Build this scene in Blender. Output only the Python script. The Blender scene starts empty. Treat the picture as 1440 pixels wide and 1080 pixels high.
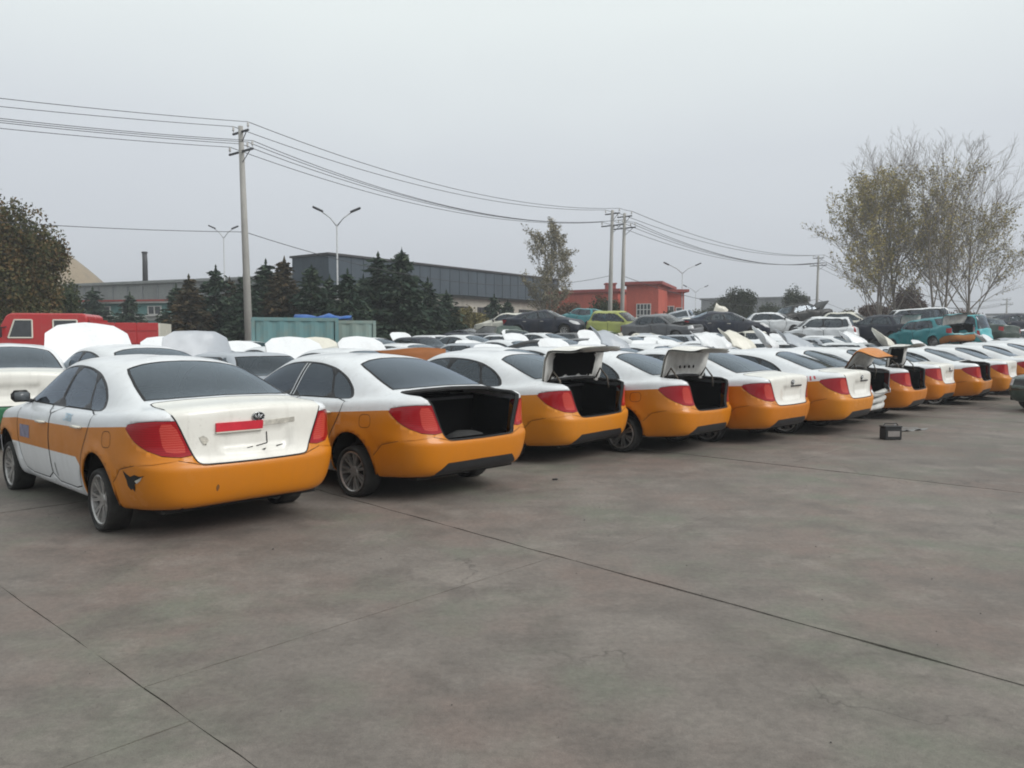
import bpy, math, random
import numpy as np
from mathutils import Vector, Matrix, geometry, noise as mnoise
random.seed(7); np.random.seed(7)
scn = bpy.context.scene
# ------------------------------------------------------------------ camera, sky, sun, exposure
F_PX, CAM_H, PITCH = 1105.0, 1.58, .0543
cam = bpy.data.objects.new('camera', bpy.data.cameras.new('camera')); scn.collection.objects.link(cam)
cam.location = (0, 0, CAM_H); cam.rotation_euler = (math.radians(90) - PITCH, 0, 0)
cam.data.sensor_width = 36; cam.data.lens = 36 * F_PX / 1440; cam.data.clip_end = 6000; cam.data.clip_start = .05
scn.camera = cam
scn.render.resolution_x, scn.render.resolution_y = 1024, 768
w = bpy.data.worlds.new('World'); scn.world = w; w.use_nodes = True
nt = w.node_tree; nt.nodes.clear()
out = nt.nodes.new('ShaderNodeOutputWorld'); bg = nt.nodes.new('ShaderNodeBackground')
sky = nt.nodes.new('ShaderNodeTexSky'); sky.sky_type = 'NISHITA'; sky.sun_disc = False
SUN_EL, SUN_AZ = math.radians(38), math.radians(116)
sky.sun_elevation = SUN_EL; sky.sun_rotation = SUN_AZ; sky.dust_density = 3.0; sky.air_density = 1.0
# overcast: the clear sky is veiled by an even layer of grey cloud
hs = nt.nodes.new('ShaderNodeHueSaturation'); hs.inputs['Saturation'].default_value = .35
nt.links.new(sky.outputs[0], hs.inputs['Color'])
tcw = nt.nodes.new('ShaderNodeTexCoord'); mpw = nt.nodes.new('ShaderNodeMapping'); mpw.inputs['Scale'].default_value = (1, 1, 2.2)
nt.links.new(tcw.outputs['Generated'], mpw.inputs['Vector'])
nzw = nt.nodes.new('ShaderNodeTexNoise'); nzw.inputs['Scale'].default_value = 1.4; nzw.inputs['Detail'].default_value = 3
nt.links.new(mpw.outputs[0], nzw.inputs['Vector'])
# an overcast sky is brightest overhead and dims towards the horizon
spz = nt.nodes.new('ShaderNodeSeparateXYZ'); nt.links.new(tcw.outputs['Generated'], spz.inputs[0])
adw = nt.nodes.new('ShaderNodeMath'); adw.operation = 'MULTIPLY_ADD'; adw.inputs[1].default_value = .16; nt.links.new(nzw.outputs['Fac'], adw.inputs[0]); nt.links.new(spz.outputs['Z'], adw.inputs[2])
rpw = nt.nodes.new('ShaderNodeValToRGB'); el = rpw.color_ramp.elements; el.new(.3); el.new(.5)
for i, (p_, c_) in enumerate(((.10, (5.5, 5.8, 6.4)), (.32, (6.7, 7.1, 7.55)), (.46, (8.4, 9.0, 9.0)), (1.0, (8.4, 8.95, 8.85)))):
    el[i].position = p_; el[i].color = (*c_, 1)
nt.links.new(adw.outputs[0], rpw.inputs['Fac'])
mxw = nt.nodes.new('ShaderNodeMix'); mxw.data_type = 'RGBA'; mxw.inputs['Factor'].default_value = .88
nt.links.new(hs.outputs[0], mxw.inputs[6]); nt.links.new(rpw.outputs[0], mxw.inputs[7])
nt.links.new(mxw.outputs[2], bg.inputs['Color']); bg.inputs['Strength'].default_value = .074
nt.links.new(bg.outputs[0], out.inputs['Surface'])
sl = bpy.data.lights.new('sun', 'SUN'); sl.energy = 1.5; sl.angle = math.radians(32); sl.color = (1, .97, .93)
sun = bpy.data.objects.new('sun', sl); scn.collection.objects.link(sun)
sd = Vector((math.sin(SUN_AZ) * math.cos(SUN_EL), math.cos(SUN_AZ) * math.cos(SUN_EL), math.sin(SUN_EL)))
sun.rotation_euler = sd.to_track_quat('Z', 'Y').to_euler()
scn.view_settings.view_transform = 'Standard'; scn.view_settings.look = 'None'; scn.view_settings.exposure = .56; scn.view_settings.gamma = 1
scn.view_settings.use_curve_mapping = False
scn.cycles.filter_width = 1.9
# ------------------------------------------------------------------ helpers
COL = scn.collection
def link(o):
    COL.objects.link(o); return o

def mesh_obj(name, verts, faces, mats, midx=None, parent=None, normals=None, smooth=True, loc=(0, 0, 0), rot=(0, 0, 0)):
    me = bpy.data.meshes.new(name)
    me.from_pydata([tuple(map(float, v)) for v in verts], [], [tuple(int(i) for i in f) for f in faces])
    if not isinstance(mats, (list, tuple)): mats = [mats]
    for m in mats: me.materials.append(m)
    if midx is not None: me.polygons.foreach_set('material_index', [int(i) for i in midx])
    if smooth: me.polygons.foreach_set('use_smooth', [True] * len(me.polygons))
    me.update()
    if normals is not None:
        me.normals_split_custom_set_from_vertices([tuple(map(float, n)) for n in normals])
    o = link(bpy.data.objects.new(name, me))
    o.parent = parent; o.location = loc; o.rotation_euler = rot
    return o

def empty(name, loc=(0, 0, 0), rot=(0, 0, 0), parent=None):
    o = link(bpy.data.objects.new(name, None)); o.location = loc; o.rotation_euler = rot
    o.empty_display_size = 0.2; o.parent = parent
    return o

def tag(o, label=None, cat=None, group=None, kind=None):
    if label: o['label'] = label
    if cat: o['category'] = cat
    if group: o['group'] = group
    if kind: o['kind'] = kind
    return o

def children_of(o):
    return [c for c in o.children]

def copy_tree(o, parent=None, skip=()):
    c = link(o.copy()); c.parent = parent
    for ch in children_of(o):
        if ch.name.split('.')[0] in skip: continue
        copy_tree(ch, c, skip)
    return c

class MB:
    """collects simple solids, built as one mesh"""
    def __init__(s): s.v = []; s.f = []; s.m = []
    def add(s, vs, fs, m=0):
        b = len(s.v); s.v += [tuple(v) for v in vs]; s.f += [tuple(b + i for i in f) for f in fs]; s.m += [m] * len(fs)
    def box(s, c, d, rz=0.0, m=0, taper=1.0, bev=0.0, M=None):
        hx, hy, hz = d[0] / 2, d[1] / 2, d[2] / 2
        if bev > 0:
            b = bev; pts = []
            for z, k in ((-hz, b), (-hz + b, 0), (hz - b, 0), (hz, b)):
                t = 1.0 if z < 0 else taper
                X, Y = hx * t - k, hy * t - k
                pts.append([(X - b, -Y), (X, -Y + b), (X, Y - b), (X - b, Y), (-X + b, Y), (-X, Y - b), (-X, -Y + b), (-X + b, -Y)])
                pts[-1] = [(p[0], p[1], z) for p in pts[-1]]
            vs = [p for r in pts for p in r]; fs = []
            for r in range(3):
                for k in range(8):
                    fs.append((r * 8 + k, r * 8 + (k + 1) % 8, r * 8 + 8 + (k + 1) % 8, r * 8 + 8 + k))
            fs.append(tuple(range(7, -1, -1))); fs.append(tuple(range(24, 32)))
        else:
            t = taper
            vs = [(-hx, -hy, -hz), (hx, -hy, -hz), (hx, hy, -hz), (-hx, hy, -hz), (-hx * t, -hy * t, hz), (hx * t, -hy * t, hz), (hx * t, hy * t, hz), (-hx * t, hy * t, hz)]
            fs = [(0, 3, 2, 1), (4, 5, 6, 7), (0, 1, 5, 4), (1, 2, 6, 5), (2, 3, 7, 6), (3, 0, 4, 7)]
        cz, sz = math.cos(rz), math.sin(rz)
        out = []
        for x, y, z in vs:
            if M is not None:
                q = M @ Vector((x, y, z)); x, y, z = q
            out.append((c[0] + cz * x - sz * y, c[1] + sz * x + cz * y, c[2] + z))
        s.add(out, fs, m)
        return s
    def tube(s, pts, r, n=8, m=0, caps=True):
        pts = [Vector(p) for p in pts]; k = len(pts)
        rs = r if isinstance(r, (list, tuple)) else [r] * k
        base = len(s.v); up = Vector((0, 0, 1))
        a = None
        for i, p in enumerate(pts):
            d = (pts[min(i + 1, k - 1)] - pts[max(i - 1, 0)]).normalized()
            if a is None:
                a = d.cross(up) if abs(d.dot(up)) < .95 else d.cross(Vector((1, 0, 0)))
            a = (a - d * a.dot(d)).normalized(); b = d.cross(a)
            for j in range(n):
                t = 2 * math.pi * j / n
                s.v.append(tuple(p + (a * math.cos(t) + b * math.sin(t)) * rs[i]))
        for i in range(k - 1):
            for j in range(n):
                s.f.append((base + i * n + j, base + i * n + (j + 1) % n, base + (i + 1) * n + (j + 1) % n, base + (i + 1) * n + j)); s.m.append(m)
        if caps:
            s.f.append(tuple(base + j for j in range(n - 1, -1, -1))); s.m.append(m)
            s.f.append(tuple(base + (k - 1) * n + j for j in range(n))); s.m.append(m)
        return s
    def lathe(s, prof, n=28, m=0, axis='y', c=(0, 0, 0), close=False):
        """prof: (radius, offset along axis)"""
        base = len(s.v); k = len(prof)
        for r, o in prof:
            for j in range(n):
                t = 2 * math.pi * j / n
                if axis == 'y': p = (r * math.cos(t), o, r * math.sin(t))
                elif axis == 'z': p = (r * math.cos(t), r * math.sin(t), o)
                else: p = (o, r * math.cos(t), r * math.sin(t))
                s.v.append((p[0] + c[0], p[1] + c[1], p[2] + c[2]))
        for i in range(k if close else k - 1):
            i2 = (i + 1) % k
            for j in range(n):
                s.f.append((base + i * n + j, base + i * n + (j + 1) % n, base + i2 * n + (j + 1) % n, base + i2 * n + j)); s.m.append(m)
        return s
    def build(s, name, mats, parent=None, smooth=False, loc=(0, 0, 0), rot=(0, 0, 0)):
        return mesh_obj(name, s.v, s.f, mats, s.m, parent, None, smooth, loc, rot)

# ------------------------------------------------------------------ materials
MATS = {}
def new_mat(name):
    m = bpy.data.materials.new(name); m.use_nodes = True
    nt = m.node_tree; b = nt.nodes['Principled BSDF']
    MATS[name] = m
    return m, nt, b

def N(nt, t, **kw):
    n = nt.nodes.new(t)
    for k, v in kw.items(): setattr(n, k, v)
    return n

def coords(nt, scale=1.0, obj=True, rnd=True):
    tc = N(nt, 'ShaderNodeTexCoord'); out = tc.outputs['Object']
    if rnd:
        oi = N(nt, 'ShaderNodeObjectInfo'); mul = N(nt, 'ShaderNodeMath', operation='MULTIPLY'); mul.inputs[1].default_value = 37.0
        nt.links.new(oi.outputs['Random'], mul.inputs[0])
        ad = N(nt, 'ShaderNodeVectorMath', operation='ADD')
        nt.links.new(out, ad.inputs[0]); nt.links.new(mul.outputs[0], ad.inputs[1]); out = ad.outputs[0]
    return out

def noise(nt, vec, scale, detail=4, rough=.55):
    n = N(nt, 'ShaderNodeTexNoise'); n.inputs['Scale'].default_value = scale
    n.inputs['Detail'].default_value = detail; n.inputs['Roughness'].default_value = rough
    nt.links.new(vec, n.inputs['Vector'])
    return n.outputs['Fac']

def ramp(nt, fac, stops):
    r = N(nt, 'ShaderNodeValToRGB'); e = r.color_ramp.elements
    while len(e) < len(stops): e.new(.5)
    for i, (p, c) in enumerate(stops):
        e[i].position = p; e[i].color = (*c, 1) if len(c) == 3 else c
    nt.links.new(fac, r.inputs['Fac'])
    return r.outputs['Color']

def mixc(nt, fac, a, b, mode='MIX'):
    m = N(nt, 'ShaderNodeMix', data_type='RGBA', blend_type=mode)
    for sock, val in ((m.inputs['Factor'], fac), (m.inputs[6], a), (m.inputs[7], b)):
        if isinstance(val, (int, float)): sock.default_value = val
        elif isinstance(val, tuple): sock.default_value = (*val, 1)
        else: nt.links.new(val, sock)
    return m.outputs[2]

def bump(nt, b, h, strength=.2, dist=.02):
    n = N(nt, 'ShaderNodeBump'); n.inputs['Strength'].default_value = strength; n.inputs['Distance'].default_value = dist
    nt.links.new(h, n.inputs['Height']); nt.links.new(n.outputs['Normal'], b.inputs['Normal'])

def g(c): return (c, c, c)

def paint(name, col, rough=.30, dirt=.35, coat=.5, dirtcol=(.23, .2, .165)):
    """weathered car paint: clear coat, dust film, run-down streaks and mud specks"""
    m, nt, b = new_mat(name)
    v = coords(nt)
    n1 = noise(nt, v, 2.2, 6, .62); n2 = noise(nt, v, 46, 3, .6)
    mp = N(nt, 'ShaderNodeMapping'); mp.inputs['Scale'].default_value = (14, 14, 1.1); nt.links.new(v, mp.inputs['Vector'])
    n3 = noise(nt, mp.outputs[0], 1.0, 4, .6)
    f = ramp(nt, n1, [(.44, g(0)), (.74, g(dirt))])
    f2 = ramp(nt, n2, [(.60, g(0)), (.80, g(dirt))])
    f3 = ramp(nt, n3, [(.54, g(0)), (.78, g(dirt * .8))])
    k = lambda w_: tuple((1 - w_) * a + w_ * d for a, d in zip(col, dirtcol))
    c = mixc(nt, f, col, k(.40)); c = mixc(nt, f2, c, k(.6)); c = mixc(nt, f3, c, k(.45))
    nt.links.new(c, b.inputs['Base Color'])
    nt.links.new(ramp(nt, n1, [(.35, g(rough)), (.75, g(min(1, rough + .3)))]), b.inputs['Roughness'])
    b.inputs['Coat Weight'].default_value = coat
    nt.links.new(ramp(nt, n1, [(.40, g(.07)), (.72, g(.35))]), b.inputs['Coat Roughness'])
    b.inputs['Specular IOR Level'].default_value = .35
    # faint orange-peel and small dings so that reflections wander
    bump(nt, b, noise(nt, v, 3.0, 3, .55), .10, .03)
    return m

def plain(name, col, rough=.6, metal=0.0, var=.15, scale=9, spec=.4, bmp=0.0):
    m, nt, b = new_mat(name)
    v = coords(nt); n1 = noise(nt, v, scale, 5, .6)
    c = mixc(nt, ramp(nt, n1, [(.3, g(0)), (.7, g(1))]), tuple(x * (1 - var) for x in col), tuple(min(1, x * (1 + var)) for x in col))
    nt.links.new(c, b.inputs['Base Color'])
    b.inputs['Roughness'].default_value = rough; b.inputs['Metallic'].default_value = metal
    b.inputs['Specular IOR Level'].default_value = spec
    if bmp: bump(nt, b, n1, bmp, .01)
    return m

def glass(name, tint, reflect_rough=.06, refl=(1, 1, 1), f0=.07):
    """dusty tinted car glass: see-through film plus reflection"""
    m = bpy.data.materials.new(name); m.use_nodes = True; nt = m.node_tree; nt.nodes.clear(); MATS[name] = m
    out = N(nt, 'ShaderNodeOutputMaterial'); tr = N(nt, 'ShaderNodeBsdfTransparent'); tr.inputs[0].default_value = (*tint, 1)
    gl = N(nt, 'ShaderNodeBsdfGlossy'); gl.inputs['Roughness'].default_value = reflect_rough; gl.inputs[0].default_value = (*refl, 1)
    df = N(nt, 'ShaderNodeBsdfDiffuse'); df.inputs[0].default_value = (.12, .135, .16, 1)
    lw = N(nt, 'ShaderNodeFresnel'); lw.inputs['IOR'].default_value = 1.75
    v = coords(nt); nz = noise(nt, v, 3.5, 5, .6)
    dust = ramp(nt, nz, [(.35, g(.03)), (.75, g(.14))])
    m1 = N(nt, 'ShaderNodeMixShader'); nt.links.new(dust, m1.inputs[0]); nt.links.new(tr.outputs[0], m1.inputs[1]); nt.links.new(df.outputs[0], m1.inputs[2])
    m2 = N(nt, 'ShaderNodeMixShader'); nt.links.new(lw.outputs[0], m2.inputs[0]); nt.links.new(m1.outputs[0], m2.inputs[1]); nt.links.new(gl.outputs[0], m2.inputs[2])
    nt.links.new(m2.outputs[0], out.inputs['Surface'])
    return m

WHITE = paint('white_paint', (.73, .75, .77), .34, .46, .6)
LIDWHITE = paint('cream_white_paint', (.74, .73, .68), .38, .50, .5)
ORANGE = paint('orange_paint', (.54, .176, .003), .36, .34, .30, (.24, .12, .03))
ORANGE_F = paint('faded_taxi_orange', (.57, .200, .008), .42, .42, .22, (.28, .15, .05))
ORANGE_D = paint('deep_taxi_orange', (.52, .162, .003), .38, .40, .28, (.20, .10, .03))
SILVER = paint('silver_paint', (.36, .39, .43), .36, .3)
NAVY = paint('navy_paint', (.008, .013, .03), .42, .4, .15)
BLACKP = paint('black_paint', (.008, .009, .011), .45, .35, .1)
LIME = paint('lime_paint', (.34, .37, .11), .5, .5, .1)
TEAL = paint('teal_paint', (.02, .22, .25), .4, .3)
CYANP = paint('turquoise_paint', (.06, .38, .42), .45, .3)
GREENP = paint('green_paint', (.012, .14, .06), .36, .2)
REDP = paint('red_paint', (.42, .022, .025), .45, .35)
GREYP = paint('grey_paint', (.12, .125, .135), .4, .35)
CREAM = paint('cream_paint', (.66, .64, .56), .45, .4)
DARKGREEN = paint('dark_green_paint', (.03, .055, .045), .35, .4)
GLASS = glass('window_glass', (.32, .34, .36), .05, (.80, .90, 1.0))
GLASS_DARK = glass('film_glass', (.03, .035, .045), .05, (.78, .88, 1.0))
GLASS_CLEAR = glass('clear_glass', (.42, .45, .45), .06)
RUBBER = plain('rubber', (.018, .018, .019), .75, var=.3)
TYRE = plain('tyre_rubber', (.028, .027, .026), .85, var=.35, scale=14)
TRIM = plain('black_trim', (.02, .02, .022), .45, var=.2)
SEAM = plain('panel_gap_dark', (.012, .012, .012), .9)
LINER = plain('black_liner', (.0045, .0045, .005), 1.0, spec=.03)
UNDER = plain('underbody', (.02, .019, .018), .9)
CABIN = plain('cabin_fabric', (.05, .05, .053), .9)
ALLOY = plain('alloy_rim', (.42, .41, .40), .38, .8, .25, 20)
STEELRIM = plain('steel_rim', (.2, .2, .2), .55, .6, .3, 20)
CHROME = plain('chrome', (.55, .56, .57), .25, .9, .1)
BADGE_D = plain('badge_dark', (.03, .03, .03), .4, .3)
INNERP = plain('primer_inner_panel', (.50, .50, .48), .6, var=.25, scale=6)
PLASTIC_W = plain('number_recess_grime', (.45, .43, .38), .7, var=.35, scale=25)
REDBAR = plain('red_garnish', (.55, .03, .05), .35, var=.15)
INKBLUE = plain('blue_lettering', (.10, .28, .42), .6)
INKRED = plain('red_spray', (.55, .06, .07), .7)
SCUFF = plain('scuff_black', (.012, .011, .01), .8, var=.4, scale=40)
BARE = plain('bare_metal', (.10, .085, .07), .65, .4, .4, 12)

def lamp_mat(name, c1, c2):
    m, nt, b = new_mat(name)
    tc = N(nt, 'ShaderNodeTexCoord'); w = N(nt, 'ShaderNodeTexWave', bands_direction='Z'); w.inputs['Scale'].default_value = 17; w.inputs['Distortion'].default_value = 3.5; w.inputs['Detail'].default_value = 3
    nt.links.new(tc.outputs['Object'], w.inputs['Vector'])
    c = mixc(nt, ramp(nt, w.outputs['Fac'], [(.2, g(0)), (.8, g(1))]), c1, c2)
    nt.links.new(c, b.inputs['Base Color']); b.inputs['Roughness'].default_value = .3
    b.inputs['Coat Weight'].default_value = .6; b.inputs['Coat Roughness'].default_value = .06; b.inputs['Specular IOR Level'].default_value = .2
    return m
LAMP = lamp_mat('tail_lamp_red', (.26, .003, .007), (.33, .005, .010))
LAMP2 = lamp_mat('tail_lamp_bright', (.44, .03, .024), (.50, .075, .055))
HEADL = lamp_mat('head_lamp', (.35, .36, .37), (.6, .61, .62))

# ------------------------------------------------------------------ lofted car bodies
def bs_basis(t):
    return np.stack([(1 - t) ** 3 / 6, (3 * t ** 3 - 6 * t ** 2 + 4) / 6, (-3 * t ** 3 + 3 * t ** 2 + 3 * t + 1) / 6, t ** 3 / 6], -1)

class Surf:
    """half of a car skin: cubic B-spline over rings (v, sill to roof) and stations (u, nose to tail)"""
    def __init__(s, P, arches, flare=.016):
        P = np.array(P, float); s.NL, s.NS = P.shape[:2]
        Q = np.zeros((s.NL + 2, s.NS + 2, 3)); Q[1:-1, 1:-1] = P
        Q[1:-1, 0] = P[:, 1] * [1, -1, 1]; Q[1:-1, -1] = P[:, -2] * [1, -1, 1]
        Q[0] = 2 * Q[1] - Q[2]; Q[-1] = 2 * Q[-2] - Q[-3]
        Q[-1, :, 1] = -Q[-3, :, 1]; Q[-1, :, 2] = Q[-3, :, 2]
        s.Q = Q; s.arches = arches; s.flare = flare; s.disp = []
        us = np.linspace(0, s.NS - 1, 29 * 6 + 1); vs = np.linspace(0, s.NL - 1, 12 * 8 + 1)
        s.gu, s.gv = np.meshgrid(us, vs); s.gp = s(s.gu, s.gv)
    def base(s, u, v):
        u = np.clip(np.asarray(u, float), 0, s.NS - 1 - 1e-7); v = np.clip(np.asarray(v, float), 0, s.NL - 1 - 1e-7)
        iu = np.floor(u).astype(int); iv = np.floor(v).astype(int)
        bu = bs_basis(u - iu); bv = bs_basis(v - iv); out = 0
        for a in range(4):
            for b in range(4):
                out = out + (bv[..., a] * bu[..., b])[..., None] * s.Q[iv + a, iu + b]
        return out
    def __call__(s, u, v):
        p = s.base(u, v)
        for (ax, az, R) in s.arches:
            r = np.hypot(p[..., 0] - ax, p[..., 2] - az)
            k = np.clip((r - R) / .13, 0, 1)
            up = np.clip((p[..., 2] - .12) / .12, 0, 1) * np.clip((np.abs(p[..., 1]) - .5) / .2, 0, 1)
            p[..., 1] += s.flare * (1 - k) ** 2 * (1 + 2 * k) * up
        for d in s.disp: p = d(p)
        return p
    def normal(s, u, v):
        e = 2e-3
        u0 = np.clip(u - e, 0, s.NS - 1); u1 = np.clip(u + e, 0, s.NS - 1); v0 = np.clip(v - e, 0, s.NL - 1); v1 = np.clip(v + e, 0, s.NL - 1)
        n = np.cross(s(u, v1) - s(u, v0), s(u1, v) - s(u0, v))
        l = np.linalg.norm(n, axis=-1, keepdims=True)
        n = np.where(l > 1e-12, n / np.maximum(l, 1e-12), np.array([0, 0, 1.0]))
        return n
    WIN = {'s': (2.3, 11.75), 'r': (10.6, 14), 'f': (0, 3.4), 't': (0, 14), 'tr': (9.6, 14), 'tf': (0, 4.2), 'rr': (10.2, 14), 'ff': (0, 4.2)}
    AX = {'s': (0, 2), 'r': (1, 2), 'f': (1, 2), 't': (0, 1), 'tr': (0, 1), 'tf': (0, 1), 'rr': (1, 2), 'ff': (1, 2)}
    def inv_many(s, kind, ab):
        """(u, v) of skin points seen at the given coordinates in a side / rear / front / top view"""
        ax = list(s.AX[kind]); ab = np.array(ab, float).reshape(-1, 2)
        u0, u1 = s.WIN[kind]
        v0 = 6.2 if kind[0] == 't' or kind in ('rr', 'ff') else 0
        v1 = s.NL - 1 if kind[0] in 'ts' else (s.NL - 1.6 if kind in ('rr', 'ff') else 8.6)
        m = (s.gu >= u0) & (s.gu <= u1) & (s.gv >= v0) & (s.gv <= v1)
        G = s.gp[m][:, ax]; GU, GV = s.gu[m], s.gv[m]
        i = np.array([np.argmin(((G - q) ** 2).sum(1)) for q in ab]); u, v = GU[i].copy(), GV[i].copy()
        e = 1e-3
        for _ in range(8):
            p = s(u, v)[:, ax]; pu = (s(u + e, v) - s(u - e, v))[:, ax] / (2 * e); pv = (s(u, v + e) - s(u, v - e))[:, ax] / (2 * e)
            det = pu[:, 0] * pv[:, 1] - pu[:, 1] * pv[:, 0]; ok = np.abs(det) > 1e-7; det = np.where(ok, det, 1)
            r = ab - p
            du = np.where(ok, (r[:, 0] * pv[:, 1] - r[:, 1] * pv[:, 0]) / det, 0); dv = np.where(ok, (pu[:, 0] * r[:, 1] - pu[:, 1] * r[:, 0]) / det, 0)
            l = np.maximum(np.maximum(np.abs(du), np.abs(dv)), 1e-9); k = np.minimum(1, .4 / l)
            u = np.clip(u + k * du, u0, u1); v = np.clip(v + k * dv, v0, v1)
        return np.stack([u, v], 1)
    def inv(s, kind, a, b):
        r = s.inv_many(kind, [(a, b)])[0]
        return float(r[0]), float(r[1])
    def path(s, pts, closed=True, step=.05, smooth=1):
        """pts: (kind, a, b) or ('uv', u, v); rounds corners and returns uv polyline"""
        P = list(pts)
        for _ in range(smooth):
            Q = []
            n = len(P)
            for i in range(n if closed else n - 1):
                A, B = P[i], P[(i + 1) % n]
                if A[0] == B[0] and A[0] != 'uv' and not (len(A) > 3) and not (len(B) > 3):
                    Q += [(A[0], .8 * A[1] + .2 * B[1], .8 * A[2] + .2 * B[2]), (A[0], .2 * A[1] + .8 * B[1], .2 * A[2] + .8 * B[2])]
                else:
                    if not Q or Q[-1] != A: Q.append(A)
                    if B not in Q: Q.append(B)
            if not closed: Q = [P[0]] + Q + [P[-1]]
            R = []
            for q in Q:
                if not R or q != R[-1]: R.append(q)
            P = R
        seq = []; n = len(P)
        for i in range(n if closed else n - 1):
            A, B = P[i], P[(i + 1) % n]; seq.append(A[:3])
            if A[0] == B[0] and A[0] != 'uv':
                k = int(math.hypot(A[1] - B[1], A[2] - B[2]) / step)
                for j in range(1, k + 1):
                    t = j / (k + 1); seq.append((A[0], A[1] + (B[1] - A[1]) * t, A[2] + (B[2] - A[2]) * t))
        if not closed: seq.append(P[-1][:3])
        out = [None] * len(seq)
        for kd in set(q[0] for q in seq):
            ids = [i for i, q in enumerate(seq) if q[0] == kd]; ab = [seq[i][1:3] for i in ids]
            for i, r in zip(ids, ab if kd == 'uv' else s.inv_many(kd, ab)): out[i] = (float(r[0]), float(r[1]))
        return out

UVS = (.30, .17)   # uv scale so that the triangulation sees roughly metric cells
def triangulate(surf, regions, nu=5, nv=4):
    """regions: list of (name, uv polygon). Returns uv verts, triangles, list of region-name sets"""
    us = np.linspace(0, surf.NS - 1, (surf.NS - 1) * nu + 1); vs = np.linspace(0, surf.NL - 1, (surf.NL - 1) * nv + 1)
    verts = [Vector((u * UVS[0], v * UVS[1])) for v in vs for u in us]
    nU, nV = len(us), len(vs)
    faces = [[0, nU - 1, nU * nV - 1, nU * (nV - 1)]]
    names = ['_']
    edges = []
    for nme, poly in regions:
        b = len(verts); verts += [Vector((min(max(p[0], 0), surf.NS - 1) * UVS[0], min(max(p[1], 0), surf.NL - 1) * UVS[1])) for p in poly]
        faces.append(list(range(b, b + len(poly)))); names.append(nme)
    r = geometry.delaunay_2d_cdt(verts, edges, faces, 0, 1e-5)
    V = np.array([(p.x, p.y) for p in r[0]]); Fc = V[np.array(r[2])].mean(1)
    sets = [set() for _ in r[2]]
    for nme, poly in regions:
        q = np.clip(np.array(poly, float), 0, [surf.NS - 1, surf.NL - 1]) * UVS; x, y = Fc[:, 0], Fc[:, 1]; ins = np.zeros(len(Fc), bool)
        for i in range(len(q)):
            (x0, y0), (x1, y1) = q[i - 1], q[i]
            c = (y0 > y) != (y1 > y)
            if y1 != y0: ins ^= c & (x < (x1 - x0) * (y - y0) / (y1 - y0) + x0)
        for i in np.nonzero(ins)[0]: sets[i].add(nme)
    return V / np.array(UVS), r[2], sets

def ring(xf, xr, w, zk, ws=None, nose=.40, tail=.40):
    """15-station plan ring; zk: heights at stations 0,3,5,8,11,14"""
    z = np.interp(range(15), [0, 3, 5, 8, 11, 14], zk)
    xs = [xf, xf - .02, xf - .12, xf - nose, 2.62, 2.05, 1.40, .75, .22, -.22, xr + tail + .06, xr + .20, xr + .045, xr + .01, xr]
    k = ws or [1] * 15
    ys = [0, .42, w - .20, w - .035, w, w, w, w, w, w, w - .012, w - .055, w - .215, .42, 0]
    return [(xs[i], ys[i] * k[i], z[i]) for i in range(15)]

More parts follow.
